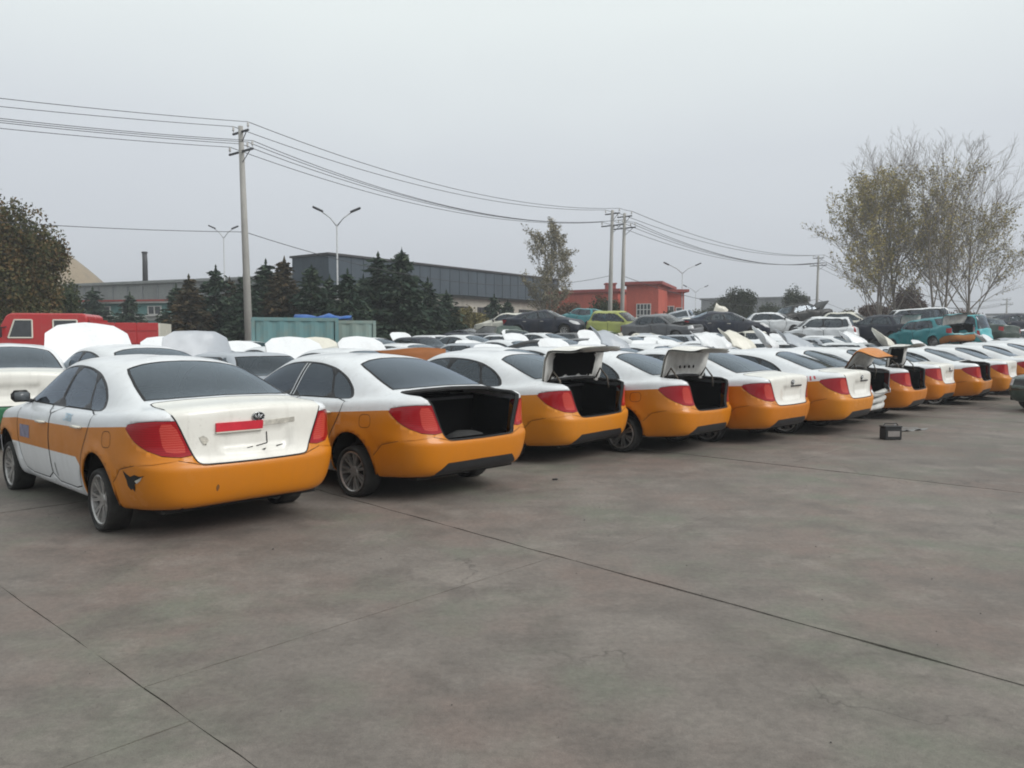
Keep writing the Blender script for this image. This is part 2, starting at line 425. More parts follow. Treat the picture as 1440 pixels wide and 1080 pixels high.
def style_grid(d):
    """control rings for the other bodies: d holds the style's main dimensions"""
    xf, xr, w = d['xf'], d['xr'], d['w']
    def rg(xf_, xr_, w_, zk):
        nose, tail = d.get('nose', .36), d.get('tail', .36)
        z = np.interp(range(15), [0, 3, 5, 8, 11, 14], zk)
        a, b = xf_ - nose, xr_ + tail
        xs = [xf_, xf_ - .02, xf_ - .10, a] + [a + (b - a) * t for t in (.16, .32, .48, .62, .76, .89, .98)] + [xr_ + .18, xr_ + .035, xr_ + .008, xr_]
        ys = [0, .42, w_ - .19, w_ - .035] + [w_] * 6 + [w_ - .01, w_ - .05, w_ - .18, .42, 0]
        return [(xs[i], ys[i], z[i]) for i in range(15)]
    def gh(xa, xb, y, zk, cf=1.0, cr=1.0):
        z = np.interp(range(15), [0, 3, 5, 8, 11, 14], zk); a, b = xa - .30 * cf, xb + .14 * cr
        xs = [xa, xa - .03 * cf, xa - .14 * cf, a] + [a + (b - a) * t for t in (.12, .28, .44, .58, .72, .85, .94)] + [b, xb + .06 * cr, xb + .012, xb]
        ys = [0, .5 * y, .85 * y, .965 * y, .99 * y, y, y, y, y, .99 * y, .97 * y, .92 * y, .80 * y, .45 * y, 0]
        return [(xs[i], ys[i], z[i]) for i in range(15)]
    nz, dz, bz, rz = d['nose_z'], d['deck_z'], d['belt_z'], d['roof_z']
    s0, s1 = d['belt_z'] - .10, d['belt_z'] - .07
    P = [rg(xf - .16, xr + .16, w - .16, [.21, .21, .21, .21, .25, .27]), rg(xf - .05, xr + .05, w - .07, [.22, .21, .205, .21, .25, .27]),
         rg(xf, xr + .01, w - .015, [.36, .36, .37, .38, .40, .40]), rg(xf + .01, xr, w, [.52, .53, .55, .56, .56, .56]),
         rg(xf - .02, xr + .02, w, [.58, .60, .64, .66, .64, .62]), rg(xf - .05, xr + .045, w - .003, [nz - .12, nz - .09, s0 - .08, s1 - .08, dz - .26, dz - .28]),
         rg(xf - .06, xr + .05, w - .012, [nz - .05, nz, s0 + .01, s1 + .01, dz - .10, dz - .10]), rg(xf - .11, xr + .06, w - .03, [nz, nz + .04, bz - .045, bz - .04, dz - .03, dz - .02]),
         rg(xf - .25, xr + d.get('lip', .12), w - .06, [nz + .04, nz + .07, bz - .02, bz - .015, dz, dz])]
    xa, xb, ta, tb, yr = d['xfb'], d['xrb'], d['xft'], d['xrt'], d['y_roof']
    P.append(gh(xa, xb, w - .09, [bz + .02, bz, bz, bz, max(bz, dz), max(bz, dz) + .01]))
    zm = (bz + rz) / 2
    P.append(gh((xa * .52 + ta * .48), (xb * .52 + tb * .48), (w - .09) * .45 + yr * .55 + .015, [zm + .01, zm, zm, zm, zm, zm + .02]))
    P.append(gh(ta, tb, yr, [rz - .04, rz - .075, rz - .065, rz - .065, rz - .075, rz - .045], .55, .6))
    P.append(gh(ta - .18, tb + .18, yr * .82, [rz - .005, rz - .025, rz - .02, rz - .02, rz - .025, rz - .01], .4, .4))
    P.append([(ta - .35 - (ta - tb - .7) * i / 14, 0, rz) for i in range(15)])
    return P

def taxi_grid():
    P = []
    P.append(ring(3.42, -.84, .74, [.20, .20, .20, .20, .25, .27]))
    P.append(ring(3.54, -.965, .83, [.21, .20, .195, .20, .25, .27]))
    P.append(ring(3.61, -1.015, .885, [.36, .36, .37, .38, .40, .41]))
    P.append(ring(3.62, -1.035, .905, [.54, .55, .56, .58, .565, .55]))
    P.append(ring(3.60, -1.035, .91, [.62, .63, .65, .67, .62, .605]))
    P.append(ring(3.54, -.968, .907, [.68, .70, .76, .79, .70, .652]))
    P.append(ring(3.45, -.985, .895, [.74, .80, .86, .90, .95, .985]))
    P.append(ring(3.38, -.985, .872, [.78, .845, .905, .95, 1.02, 1.065]))
    P.append(ring(3.18, -.87, .835, [.835, .88, .93, .98, 1.045, 1.088]))
    P.append([(2.66, 0, .985), (2.62, .40, .98), (2.48, .66, .965), (2.30, .765, .957), (2.05, .79, .955), (1.75, .795, .955), (1.3, .795, .96), (.8, .795, .97), (.35, .79, .985), (.03, .78, 1.0), (-.20, .755, 1.022), (-.38, .71, 1.045), (-.46, .61, 1.062), (-.51, .36, 1.078), (-.525, 0, 1.084)])
    P.append([(2.14, 0, 1.215), (2.11, .37, 1.208), (2.02, .60, 1.19), (1.90, .685, 1.175), (1.72, .715, 1.17), (1.5, .725, 1.172), (1.2, .728, 1.178), (.85, .727, 1.182), (.5, .722, 1.19), (.25, .70, 1.2), (.09, .667, 1.21), (-.015, .615, 1.222), (-.055, .52, 1.238), (-.085, .31, 1.255), (-.095, 0, 1.262)])
    P.append([(1.70, 0, 1.405), (1.68, .34, 1.396), (1.62, .535, 1.376), (1.54, .605, 1.362), (1.44, .625, 1.366), (1.3, .632, 1.372), (1.1, .634, 1.376), (.9, .632, 1.372), (.72, .622, 1.362), (.58, .602, 1.352), (.48, .58, 1.348), (.40, .54, 1.352), (.355, .475, 1.362), (.335, .29, 1.382), (.33, 0, 1.39)])
    P.append([(1.52, 0, 1.446), (1.51, .28, 1.438), (1.47, .43, 1.424), (1.41, .49, 1.414), (1.34, .51, 1.416), (1.25, .515, 1.42), (1.1, .517, 1.424), (.95, .515, 1.421), (.82, .50, 1.415), (.73, .48, 1.408), (.66, .45, 1.405), (.61, .41, 1.408), (.575, .345, 1.416), (.555, .21, 1.426), (.55, 0, 1.43)])
    P.append([(1.36 - .6 * i / 14, 0, 1.452) for i in range(15)])
    return P

SIDE_WIN = [('s', 2.30, .965), ('s', 2.05, 1.10), ('s', 1.78, 1.245), ('s', 1.50, 1.330), ('s', 1.20, 1.358), ('s', .85, 1.345), ('s', .55, 1.295), ('s', .30, 1.205), ('s', .14, 1.10), ('s', .08, 1.02), ('s', .10, .985), ('s', .6, .978), ('s', 1.4, .968)]
def win_split():
    fg = [('s', 2.20, .978), ('s', 2.02, 1.095), ('s', 1.77, 1.228), ('s', 1.50, 1.312), ('s', 1.27, 1.335), ('s', 1.155, 1.333), ('s', 1.285, .978)]
    rg = [('s', 1.20, .98), ('s', 1.075, 1.335), ('s', .85, 1.325), ('s', .585, 1.28), ('s', .47, .985)]
    qg = [('s', .43, .99), ('s', .535, 1.265), ('s', .36, 1.205), ('s', .20, 1.11), ('s', .135, 1.02), ('s', .15, .995)]
    return fg, rg, qg

class Style: pass

def mirror(V): return V * np.array([1, -1, 1.0])

class CarKit:
    """All skin patches of one body style as numpy arrays (left half; mirrored on build)."""
    def __init__(s, P, regions, arches, drop=('arch',), nu=5, nv=4, disp=()):
        s.surf = Surf(P, arches); s.surf.disp = list(disp)
        if disp: s.surf.gp = s.surf(s.surf.gu, s.surf.gv)
        s.paths = {n: s.surf.path(pts, True, .05, sm) for n, pts, sm in regions}
        V, F, names = triangulate(s.surf, [(n, s.paths[n]) for n, _, _ in regions], nu, nv)
        s.uv = V; s.P = s.surf(V[:, 0], V[:, 1]); s.Nn = s.surf.normal(V[:, 0], V[:, 1])
        # outward check on a mid-side vertex
        k = np.argmin(np.abs(V[:, 0] - 6) + np.abs(V[:, 1] - 3))
        if s.Nn[k, 1] < 0: s.Nn = -s.Nn; s.flip = True
        else: s.flip = False
        mid = (V[:, 0] <= 1e-6) | (V[:, 0] >= s.surf.NS - 1 - 1e-6)
        s.P[mid, 1] = 0; s.Nn[mid, 1] = 0
        top = V[:, 1] >= s.surf.NL - 1 - 1e-6
        s.P[top, 1] = 0; s.Nn[top] = [0, 0, 1]
        s.Nn /= np.linalg.norm(s.Nn, axis=1, keepdims=True)
        s.F = np.array(F); s.names = names
        # orient
        a, b, c = s.P[s.F[:, 0]], s.P[s.F[:, 1]], s.P[s.F[:, 2]]
        gn = np.cross(b - a, c - a); sgn = np.einsum('ij,ij->i', gn, s.Nn[s.F].mean(1))
        s.F[sgn < 0] = s.F[sgn < 0][:, ::-1]
        area = np.linalg.norm(gn, axis=1); s.ok = area > 1e-9
    def owner(s, prio):
        own = []
        for st in s.names:
            o = 'body'
            for p in prio:
                if p in st: o = p; break
            own.append(o)
        return np.array(own, dtype=object)
    def patch(s, name, sel, mats, midx, parent, side='both', origin=(0, 0, 0), offset=0.0, xform=None):
        """sel: bool per face; side: 'both' welded, 'l', 'r'"""
        F = s.F[sel & s.ok]; mi = midx[sel & s.ok] if midx is not None else None
        ids = np.unique(F); rm = -np.ones(len(s.P), int); rm[ids] = np.arange(len(ids))
        P = s.P[ids] + s.Nn[ids] * offset; Nn = s.Nn[ids]; F = rm[F]
        if side == 'r': P, Nn, F = mirror(P), mirror(Nn), F[:, ::-1]
        elif side == 'both':
            n = len(P); ctr = np.abs(P[:, 1]) < 1e-6
            mp = np.arange(n) + n; mp[ctr] = np.arange(n)[ctr]
            F = np.concatenate([F, mp[F][:, ::-1]])
            P = np.concatenate([P, mirror(P)]); Nn = np.concatenate([Nn, mirror(Nn)])
            if mi is not None: mi = np.concatenate([mi, mi])
        P = P - np.array(origin)
        if xform is not None: P, Nn = xform(P, Nn)
        return mesh_obj(name, P, F, mats, mi, parent, Nn, True, origin)
    def ribbon(s, name, path, w, lift, mat, parent, side='both', closed=False, tube=0, loop=None):
        """dark strip along a uv path (panel gap), or a round seal when tube > 0"""
        uv = np.array(path); P = s.surf(uv[:, 0], uv[:, 1]); Nn = s.surf.normal(uv[:, 0], uv[:, 1])
        if s.flip: Nn = -Nn
        m = MB()
        if loop:   # half path that starts (and ends) on the centre line: join it with its mirror image
            P = P.copy(); P[0 if loop == 'closed' else -1, 1] = 0; P[-1, 1] = 0
            k0 = 1 if loop == 'closed' else 0
            P = np.concatenate([P, mirror(P[k0:-1])[::-1]]); Nn = np.concatenate([Nn, mirror(Nn[k0:-1])[::-1]])
            side = 'l'; closed = loop == 'closed'
        sides = {'both': (1, -1), 'l': (1,), 'r': (-1,)}[side]
        for sg in sides:
            Q = [Vector(p * [1, sg, 1]) for p in P]; M = [Vector(n * [1, sg, 1]) for n in Nn]
            if tube:
                pts = [q + n * lift for q, n in zip(Q, M)]
                if closed: pts.append(pts[0])
                m.tube(pts, tube, 6); continue
            k = len(Q); vs = []; fs = []
            for i in range(k):
                a = Q[(i + 1) % k if closed else min(i + 1, k - 1)] - Q[i - 1 if closed else max(i - 1, 0)]
                t = a.cross(M[i]).normalized() * (w / 2)
                c = Q[i] + M[i] * lift
                vs += [tuple(c - t), tuple(c + t)]
            for i in range(k if closed else k - 1):
                j = (i + 1) % k
                q = (2 * i, 2 * i + 1, 2 * j + 1, 2 * j)
                fs.append(q if sg > 0 else q[::-1])
            m.add(vs, fs)
        return m.build(name, mat, parent, smooth=False)
    def decal(s, name, pts, mat, parent, lift=.0015, sm=1, side=1):
        """thin conforming patch (scuff, sticker) drawn as an outline on the skin"""
        poly = s.surf.path(pts, True, .03, sm)
        uv = np.array(poly); lo, hi = uv.min(0), uv.max(0)
        vs = [Vector((p[0] * UVS[0], p[1] * UVS[1])) for p in poly]; n = len(vs)
        for a in np.linspace(lo[0], hi[0], 8)[1:-1]:
            for b in np.linspace(lo[1], hi[1], 6)[1:-1]: vs.append(Vector((a * UVS[0], b * UVS[1])))
        r = geometry.delaunay_2d_cdt(vs, [], [list(range(n))], 1, 1e-6)
        U = np.array([(p.x / UVS[0], p.y / UVS[1]) for p in r[0]])
        P = s.surf(U[:, 0], U[:, 1]); Nn = s.surf.normal(U[:, 0], U[:, 1])
        if s.flip: Nn = -Nn
        P = P + Nn * lift; F = [list(f) for f in r[2]]
        out = []
        for f in F:
            gn = np.cross(P[f[1]] - P[f[0]], P[f[2]] - P[f[0]])
            out.append(f if np.dot(gn, Nn[f[0]]) > 0 else f[::-1])
        if side < 0: P, Nn, out = mirror(P), mirror(Nn), [f[::-1] for f in out]
        return mesh_obj(name, P, out, mat, None, parent, Nn)
    def at(s, kind, a, b, side=1):
        u, v = s.surf.inv(kind, a, b); p = s.surf(u, v); n = s.surf.normal(np.array(u), np.array(v))
        if s.flip: n = -n
        return Vector(p * [1, side, 1]), Vector(n * [1, side, 1])
# ------------------------------------------------------------------ car building
def arch_pts(S, ax, az, R):
    pts = []
    for k in range(0, 23):
        a = math.radians(-14 + 208 * k / 22)
        pts.append(('s', ax + R * math.cos(a), az + R * math.sin(a)))
    u0, _ = S.inv(*pts[0]); u1, _ = S.inv(*pts[-1])
    return pts + [('uv', u1, 0), ('uv', u0, 0)]

PANE_D = plain('mirror_glass', (.10, .11, .12), .15)
def smooth01(x): x = np.clip(x, 0, 1); return x * x * (3 - 2 * x)

def plate_recess(p):
    p = p.copy(); y, z = np.abs(p[..., 1]), p[..., 2]
    k = smooth01((.33 - y) / .035) * smooth01((z - .685) / .025) * smooth01((.885 - z) / .02) * (p[..., 0] < -.8)
    p[..., 0] = p[..., 0] + .02 * k
    return p

def taxi_kit():
    P = taxi_grid(); A = [(0, .31, .355), (2.675, .31, .355)]
    S = Surf(P, A)
    fg, rg, qg = win_split()
    ub = S.inv('s', -.37, .30)[0]
    R = [
        ('orange', [('s', 3.12, .74), ('s', 2.3, .80), ('s', .45, .835), ('s', -.45, .905), ('s', -.8, .93), ('r', .70, .95), ('r', 0, .95, 1), ('uv', 14, 0), ('uv', S.inv('s', .40, .24)[0], 0), ('s', .405, .50), ('s', .50, .575), ('s', 2.15, .555), ('s', 2.9, .57), ('s', 3.2, .62)], 0),
        ('sidewin', SIDE_WIN, 2), ('fglass', fg, 1), ('rglass', rg, 1), ('qglass', qg, 1),
        ('fdoor', [('s', 1.232, .978), ('s', 1.24, .6), ('s', 1.24, .285), ('s', 2.08, .275), ('s', 2.2, .45), ('s', 2.26, .78), ('s', 2.28, .972)], 1),
        ('rdoor', [('s', 1.222, .980), ('s', 1.228, .6), ('s', 1.228, .285), ('s', .47, .285), ('s', .42, .45), ('s', .35, .60), ('s', .24, .745), ('s', .17, .86), ('s', .13, .992)], 1),
        ('arch_r', arch_pts(S, 0, .31, .355), 0), ('arch_f', arch_pts(S, 2.675, .31, .355), 0),
        ('lamp', [('r', .63, .965), ('r', .52, .695), ('r', .60, .685), ('r', .72, .70), ('s', -.82, .74), ('s', -.70, .81), ('s', -.585, .902), ('s', -.61, .932), ('s', -.74, .955), ('r', .75, .966)], 0),
        ('lampin', [('r', .64, .945), ('r', .548, .72), ('r', .63, .715), ('r', .71, .735), ('r', .735, .945)], 1),
        ('lid', [('uv', 14, S.inv('tr', -.53, 0)[1]), ('tr', -.525, .3), ('tr', -.505, .50), ('tr', -.465, .635), ('tr', -.60, .658), ('tr', -.80, .66), ('r', .65, 1.01), ('r', .62, .955), ('r', .51, .69), ('r', .48, .635), ('r', .44, .618), ('r', .25, .614), ('r', 0, .612, 1)], 1),
        ('rearwin', [('uv', 14, S.inv('tr', -.48, 0)[1]), ('tr', -.475, .3), ('tr', -.44, .50), ('tr', -.37, .635), ('tr', -.06, .595), ('tr', .20, .545), ('tr', .315, .51), ('tr', .365, .36), ('tr', .39, .18), ('uv', 14, S.inv('tr', .395, 0)[1])], 0),
        ('screen', [('uv', 0, S.inv('tf', 2.56, 0)[1]), ('tf', 2.52, .35), ('tf', 2.40, .60), ('tf', 2.27, .69), ('tf', 1.95, .625), ('tf', 1.66, .55), ('tf', 1.63, .45), ('tf', 1.66, .2), ('uv', 0, S.inv('tf', 1.67, 0)[1])], 0),
        ('hood', [('uv', 0, S.inv('tf', 2.66, 0)[1]), ('tf', 2.62, .38), ('tf', 2.50, .64), ('tf', 2.36, .76), ('tf', 2.8, .735), ('tf', 3.2, .66), ('tf', 3.34, .45), ('tf', 3.38, .2), ('uv', 0, S.inv('tf', 3.40, 0)[1])], 0),
        ('headl', [('f', .50, .60), ('f', .52, .72), ('tf', 3.16, .70), ('tf', 2.98, .82), ('s', 3.0, .76), ('s', 3.25, .62), ('f', .70, .60)], 0),
        ('grille', [('f', 0, .60, 1), ('f', .40, .60), ('f', .42, .70), ('f', 0, .715, 1)], 0),
        ('intake', [('f', 0, .30, 1), ('f', .52, .30), ('f', .45, .46), ('f', 0, .48, 1)], 0),
        ('bumper', [('s', -.37, .46), ('s', -.50, .575), ('s', -.72, .625), ('r', .62, .66), ('r', .49, .625), ('r', .44, .610), ('r', 0, .604, 1), ('uv', 14, 0), ('uv', ub, 0)], 0),
        ('valance', [('r', 0, .40, 1), ('r', .46, .395), ('r', .57, .30), ('uv', S.inv('r', .60, .28)[0], 0), ('uv', 14, 0)], 0),
    ]
    return CarKit(P, R, A, disp=[plate_recess])

def make_wheel(rim_kind='alloy', r=.292, w=.20, rr=.212):
    """wheel meshes, outer face at +y"""
    t = MB()
    prof = [(rr - .005, w * .40), (rr + .012, w * .47), (r * .86, w * .52), (r * .955, w * .47), (r * .99, w * .36), (r, w * .15), (r, -w * .15), (r * .99, -w * .36), (r * .955, -w * .47), (r * .86, -w * .52), (rr + .012, -w * .47), (rr - .005, -w * .40)]
    t.lathe(prof, 32)
    # deflated: flatten the foot of the tyre on the ground and bulge it
    z0 = -(r - .012); v2 = []
    for x, y, z in t.v:
        if z < z0 + .05: y *= 1 + .10 * (1 - max(0, (z - z0)) / .05) if z > z0 else 1.10
        v2.append((x, y, max(z, z0)))
    t.v = v2
    rm = MB()
    rm.lathe([(rr, w * .43), (rr - .012, w * .45), (rr - .022, w * .40), (rr - .03, w * .1), (rr - .03, -w * .42), (rr, -w * .42)], 32)
    dk = MB(); dk.lathe([(rr - .03, -.02), (.03, -.02), (.0, -.02)], 24)
    if rim_kind == 'alloy':
        n = 7
        for k in range(n):
            a = 2 * math.pi * k / n
            for da, wd in ((-.13, .026), (.13, .026)):
                a0 = a + da * .6; a1 = a + da * 1.15
                r0, r1 = .045, rr - .012
                pts = []
                for rad, ang, h, ww in ((r0, a0, w * .30, wd * .8), (r1, a1, w * .40, wd)):
                    c = (rad * math.cos(ang), rad * math.sin(ang)); tn = (-math.sin(ang) * ww / 2, math.cos(ang) * ww / 2)
                    pts += [(c[0] - tn[0], h, c[1] - tn[1]), (c[0] + tn[0], h, c[1] + tn[1]), (c[0] + tn[0] * 1.3, h - .03, c[1] + tn[1] * 1.3), (c[0] - tn[0] * 1.3, h - .03, c[1] - tn[1] * 1.3)]
                rm.add(pts, [(0, 1, 5, 4), (1, 2, 6, 5), (2, 3, 7, 6), (3, 0, 4, 7)])
        rm.lathe([(.062, w * .24), (.055, w * .33), (.03, w * .345), (.0, w * .345)], 20)
        for k in range(5):
            a = 2 * math.pi * (k + .5) / 5
            rm.lathe([(.010, w * .2), (.010, w * .34), (0, w * .34)], 8, c=(.045 * math.cos(a), .002, .045 * math.sin(a)))
    else:
        rm.lathe([(rr - .03, w * .18), (rr - .06, w * .26), (rr - .09, w * .12), (.075, w * .30), (.05, w * .33), (.0, w * .33)], 28)
        for k in range(8):
            a = 2 * math.pi * k / 8
            dk.lathe([(.016, w * .19), (.016, w * .24), (0, w * .24)], 8, c=((rr - .065) * math.cos(a), .0, (rr - .065) * math.sin(a)))
    return t, rm, dk

def add_wheels(root, x0, x1, track, hz=.282, kind='alloy', r=.292, rr=.212, steer=0):
    t, rm, dk = make_wheel(kind, r, .20, rr)
    first = None
    for (x, sg) in ((x0, 1), (x0, -1), (x1, 1), (x1, -1)):
        h = empty('wheel', (x, sg * (track - .09), hz), (0, 0, 0 if sg > 0 else math.pi), root)
        if x == x1 and steer: h.rotation_euler.z += steer
        if first is None:
            first = (t.build('tyre', TYRE, h, True), rm.build('rim', ALLOY if kind == 'alloy' else STEELRIM, h, False), dk.build('brake', UNDER, h, True))
        else:
            for o in first:
                c = link(o.copy()); c.parent = h
    return root

def seat_mb(x, y, w, z0=.42, back=.62, rake=.18, dx=.5):
    m = MB()
    m.box((x + .05, y, z0), (dx, w, .20), bev=.05)
    Mx = Matrix.Rotation(-rake, 3, 'Y')
    m.box((x - .24, y, z0 + back / 2), (.15, w, back), bev=.05, M=Mx)
    return m

def half_to_centre(path):
    out = []
    for p in path:
        out.append(p)
        if p[0] > 13.99: break
    return out

def assemble(kit, name, body='white', cabin_x=(2.2, -.25), wheel='alloy', wb=2.675, track=.885, lid_hinge=(-.50, 0, 1.05), hood_hinge=(2.50, 0, .975), taxi=True, floor=.27, roof_z=1.3, rear_x=-.9, front_x=3.45, paint1=None, paint2=None):
    root = empty(name)
    k = kit; own = k.owner(['arch_r', 'arch_f', 'fglass', 'rglass', 'qglass', 'sidewin', 'lampin', 'lamp', 'rearwin', 'screen', 'lid', 'hood', 'headl', 'grille', 'intake', 'bumper', 'fdoor', 'rdoor'])
    has = lambda n: np.array([n in st for st in k.names])
    p1 = paint1 or WHITE; p2 = paint2 or (ORANGE if taxi else p1)
    org = has('orange').astype(int); val = has('valance')
    mi = org.copy()
    mi_b = mi.copy(); mi_b[own == 'sidewin'] = 2; mi_b[own == 'intake'] = 2
    body_o = k.patch('body', (own == 'body') | (own == 'sidewin') | (own == 'intake'), [p1, p2, TRIM], mi_b, root)
    sol = body_o.modifiers.new('sheet', 'SOLIDIFY'); sol.thickness = .012; sol.offset = -1; sol.use_rim = True; sol.material_offset = 0
    if 'bumper' in k.paths:
        mb = mi.copy(); mb[val] = 2
        k.patch('rear_bumper', own == 'bumper', [p1, p2, TRIM], mb, root)
    for sd, sg in (('l', 1), ('r', -1)):
        for dn, dname, gl in (('fdoor', 'front_door', ['fglass']), ('rdoor', 'rear_door', ['rglass', 'qglass'])):
            if dn not in k.paths: continue
            d = k.patch(dname, own == dn, [p1, p2], mi, root, sd)
            for gname in gl:
                if gname in k.paths: k.patch('window' if gname != 'qglass' else 'quarter_window', own == gname, GLASS, None, d, sd)
            k.ribbon('door_seam', k.paths[dn], .010, .0015, SEAM, d, sd, closed=True)
            hx = (1.40, .40)[dn == 'rdoor'] if taxi or True else 0
            hx, hz = k.handles[dn]
            p, n = k.at('s', hx, hz, sg)
            h = MB(); h.tube([(p.x - .09, p.y + sg * .002, p.z), (p.x - .08, p.y + sg * .034, p.z + .002), (p.x + .08, p.y + sg * .034, p.z), (p.x + .09, p.y + sg * .002, p.z - .002)], [.010, .013, .013, .010], 6)
            h.build('door_handle', p1 if dn == 'fdoor' and False else (CREAM if taxi else p1), d, True)
        if 'lamp' in k.paths:
            L = k.patch('tail_lamp', own == 'lamp', LAMP, None, root, sd, offset=.004)
            if 'lampin' in k.paths: k.patch('reflector', own == 'lampin', LAMP2, None, L, sd, offset=.004)
            k.ribbon('lamp_seam', k.paths['lamp'], .008, .002, SEAM, L, sd, closed=True)
        if 'headl' in k.paths: k.patch('head_lamp', own == 'headl', HEADL, None, root, sd, offset=.003)
        # door mirror
        mx, mz = k.mirror_pos
        p, n = k.at('s', mx, mz, sg)
        m = MB(); m.box((p.x + .02, p.y + sg * .11, p.z + .05), (.09, .17, .12), bev=.035)
        m.tube([(p.x, p.y - sg * .02, p.z - .01), (p.x + .01, p.y + sg * .08, p.z + .015)], .022, 6)
        m.box((p.x - .026, p.y + sg * .11, p.z + .05), (.006, .13, .085), m=1)
        m.build('door_mirror', [TRIM, PANE_D], root, True)
    if 'bumper' in k.paths: k.ribbon('bumper_seam', half_to_centre(k.paths['bumper']), .0045, .001, SEAM, root, loop='open')
    if taxi: k.ribbon('fuel_flap_seam', k.surf.path([('s', -.16, .72), ('s', -.16, .85), ('s', -.33, .86), ('s', -.33, .73)], True, .03, 2), .005, .001, SEAM, root, 'l', closed=True)
    k.patch('rear_window', own == 'rearwin', GLASS, None, root)
    k.ribbon('window_seal', k.paths['rearwin'], .022, .002, RUBBER, root, loop='closed')
    k.patch('windscreen', own == 'screen', GLASS_CLEAR, None, root)
    k.ribbon('window_seal', k.paths['screen'], .022, .002, RUBBER, root, loop='closed')
    if 'grille' in k.paths: k.patch('grille', own == 'grille', TRIM, None, root, offset=-.002)
    # boot lid and bonnet on their hinges
    if 'lid' in k.paths:
        lid = k.patch('boot_lid', own == 'lid', [LIDWHITE if taxi else p1, p2], mi if not taxi else None, root, origin=lid_hinge)
        ip = k.patch('inner_panel', own == 'lid', INNERP, None, lid, origin=lid_hinge, offset=-.03); ip.location = (0, 0, 0)
        r = k.ribbon('lid_seam', k.paths['lid'], .011, .0015, SEAM, root, loop='closed')
        sl = k.ribbon('boot_seal', k.paths['lid'], 0, -.022, RUBBER, root, tube=.022, loop='closed')
    if 'hood' in k.paths:
        hd = k.patch('bonnet', own == 'hood', p1, None, root, origin=hood_hinge)
        ip = k.patch('inner_panel', own == 'hood', INNERP, None, hd, origin=hood_hinge, offset=-.025); ip.location = (0, 0, 0)
        k.ribbon('bonnet_seam', k.paths['hood'], .009, .0015, SEAM, root, loop='closed')
        m = MB(); m.box((hood_hinge[0] + .42, 0, .45), (.86, 1.25, .22)); m.box((hood_hinge[0] + .40, .05, .66), (.46, .5, .18), bev=.03); m.box((hood_hinge[0] + .35, .48, .64), (.25, .2, .2), bev=.02)
        m.build('engine', BARE, root)
    # floor, cabin and boot linings
    m = MB(); fx, bx = front_x - .1, rear_x + .12
    m.box(((fx + bx) / 2, 0, floor), (fx - bx, 1.36, .09)); m.build('underbody', UNDER, root)
    for ax in (0, wb):
        for sg in (1, -1):
            m = MB(); vs = []; n = 12
            for i in range(n + 1):
                a = math.radians(-10 + 200 * i / n)
                for y in (track - .035, track - .28): vs.append((ax + .375 * math.cos(a), sg * y, .31 + .375 * math.sin(a)))
            m.add(vs, [(2 * i, 2 * i + 1, 2 * i + 3, 2 * i + 2) for i in range(n)])
            c = len(vs); ring_ = [vs[2 * i + 1] for i in range(n + 1)]
            m.add(ring_, [tuple(range(n + 1))])
            m.build('wheel_housing', UNDER, root)
    cx1, cx0 = cabin_x
    m = MB(); m.box((cx1 - .05, 0, .78), (.34, 1.30, .26), bev=.07)
    m.build('dashboard', CABIN, root)
    if 'lid' in k.paths:
        m = MB(); m.box((cx0 + .16, 0, .96), (.40, 1.16, .03)); m.build('parcel_shelf', CABIN, root)
    sx = cx1 - .95
    for sg in (1, -1):
        m = seat_mb(sx, sg * .37, .48); st = m.build('seat', CABIN, root, True)
        h = MB(); h.box((sx - .36, sg * .37, 1.14), (.10, .26, .15), bev=.04); h.build('headrest', CABIN, st, True)
    m = seat_mb(sx - .82, 0, 1.30, back=.58); st = m.build('rear_seat', CABIN, root, True)
    for sg in (1, -1):
        h = MB(); h.box((sx - 1.18, sg * .36, 1.06), (.09, .25, .13), bev=.04); h.build('headrest', CABIN, st, True)
    s = MB()
    ctr = Vector((cx1 - .38, .37, .92)); ring_ = []
    for i in range(17):
        a = 2 * math.pi * i / 16; ring_.append(ctr + Vector((.07 * math.cos(a), .18 * math.sin(a), .17 * math.cos(a))))
    s.tube(ring_, .014, 6); s.tube([ctr, ctr + Vector((.25, 0, -.12))], .025, 6); s.build('steering_wheel', CABIN, root, True)
    if 'lid' in k.paths:
        m = MB(); x0, x1 = rear_x + .03, cx0 + .02
        vs = [(x0, -.5, .62), (x1, -.62, .62), (x1, .62, .62), (x0, .5, .62), (x0 + .04, -.46, .40), (x1, -.55, .40), (x1, .55, .40), (x0 + .04, .46, .40), (x0 + .03, -.59, .96), (x1, -.62, 1.0), (x1, .62, 1.0), (x0 + .03, .59, .96)]
        m.add(vs, [(4, 5, 6, 7), (0, 1, 5, 4), (1, 2, 6, 5), (2, 3, 7, 6), (3, 0, 4, 7), (0, 8, 9, 1), (1, 9, 10, 2), (2, 10, 11, 3)])
        m.build('boot_lining', LINER, root)
    if taxi: add_wheels(root, 0, wb, track, .252, wheel, .264, .212)
    else: add_wheels(root, 0, wb, track, kind=wheel)
    return root

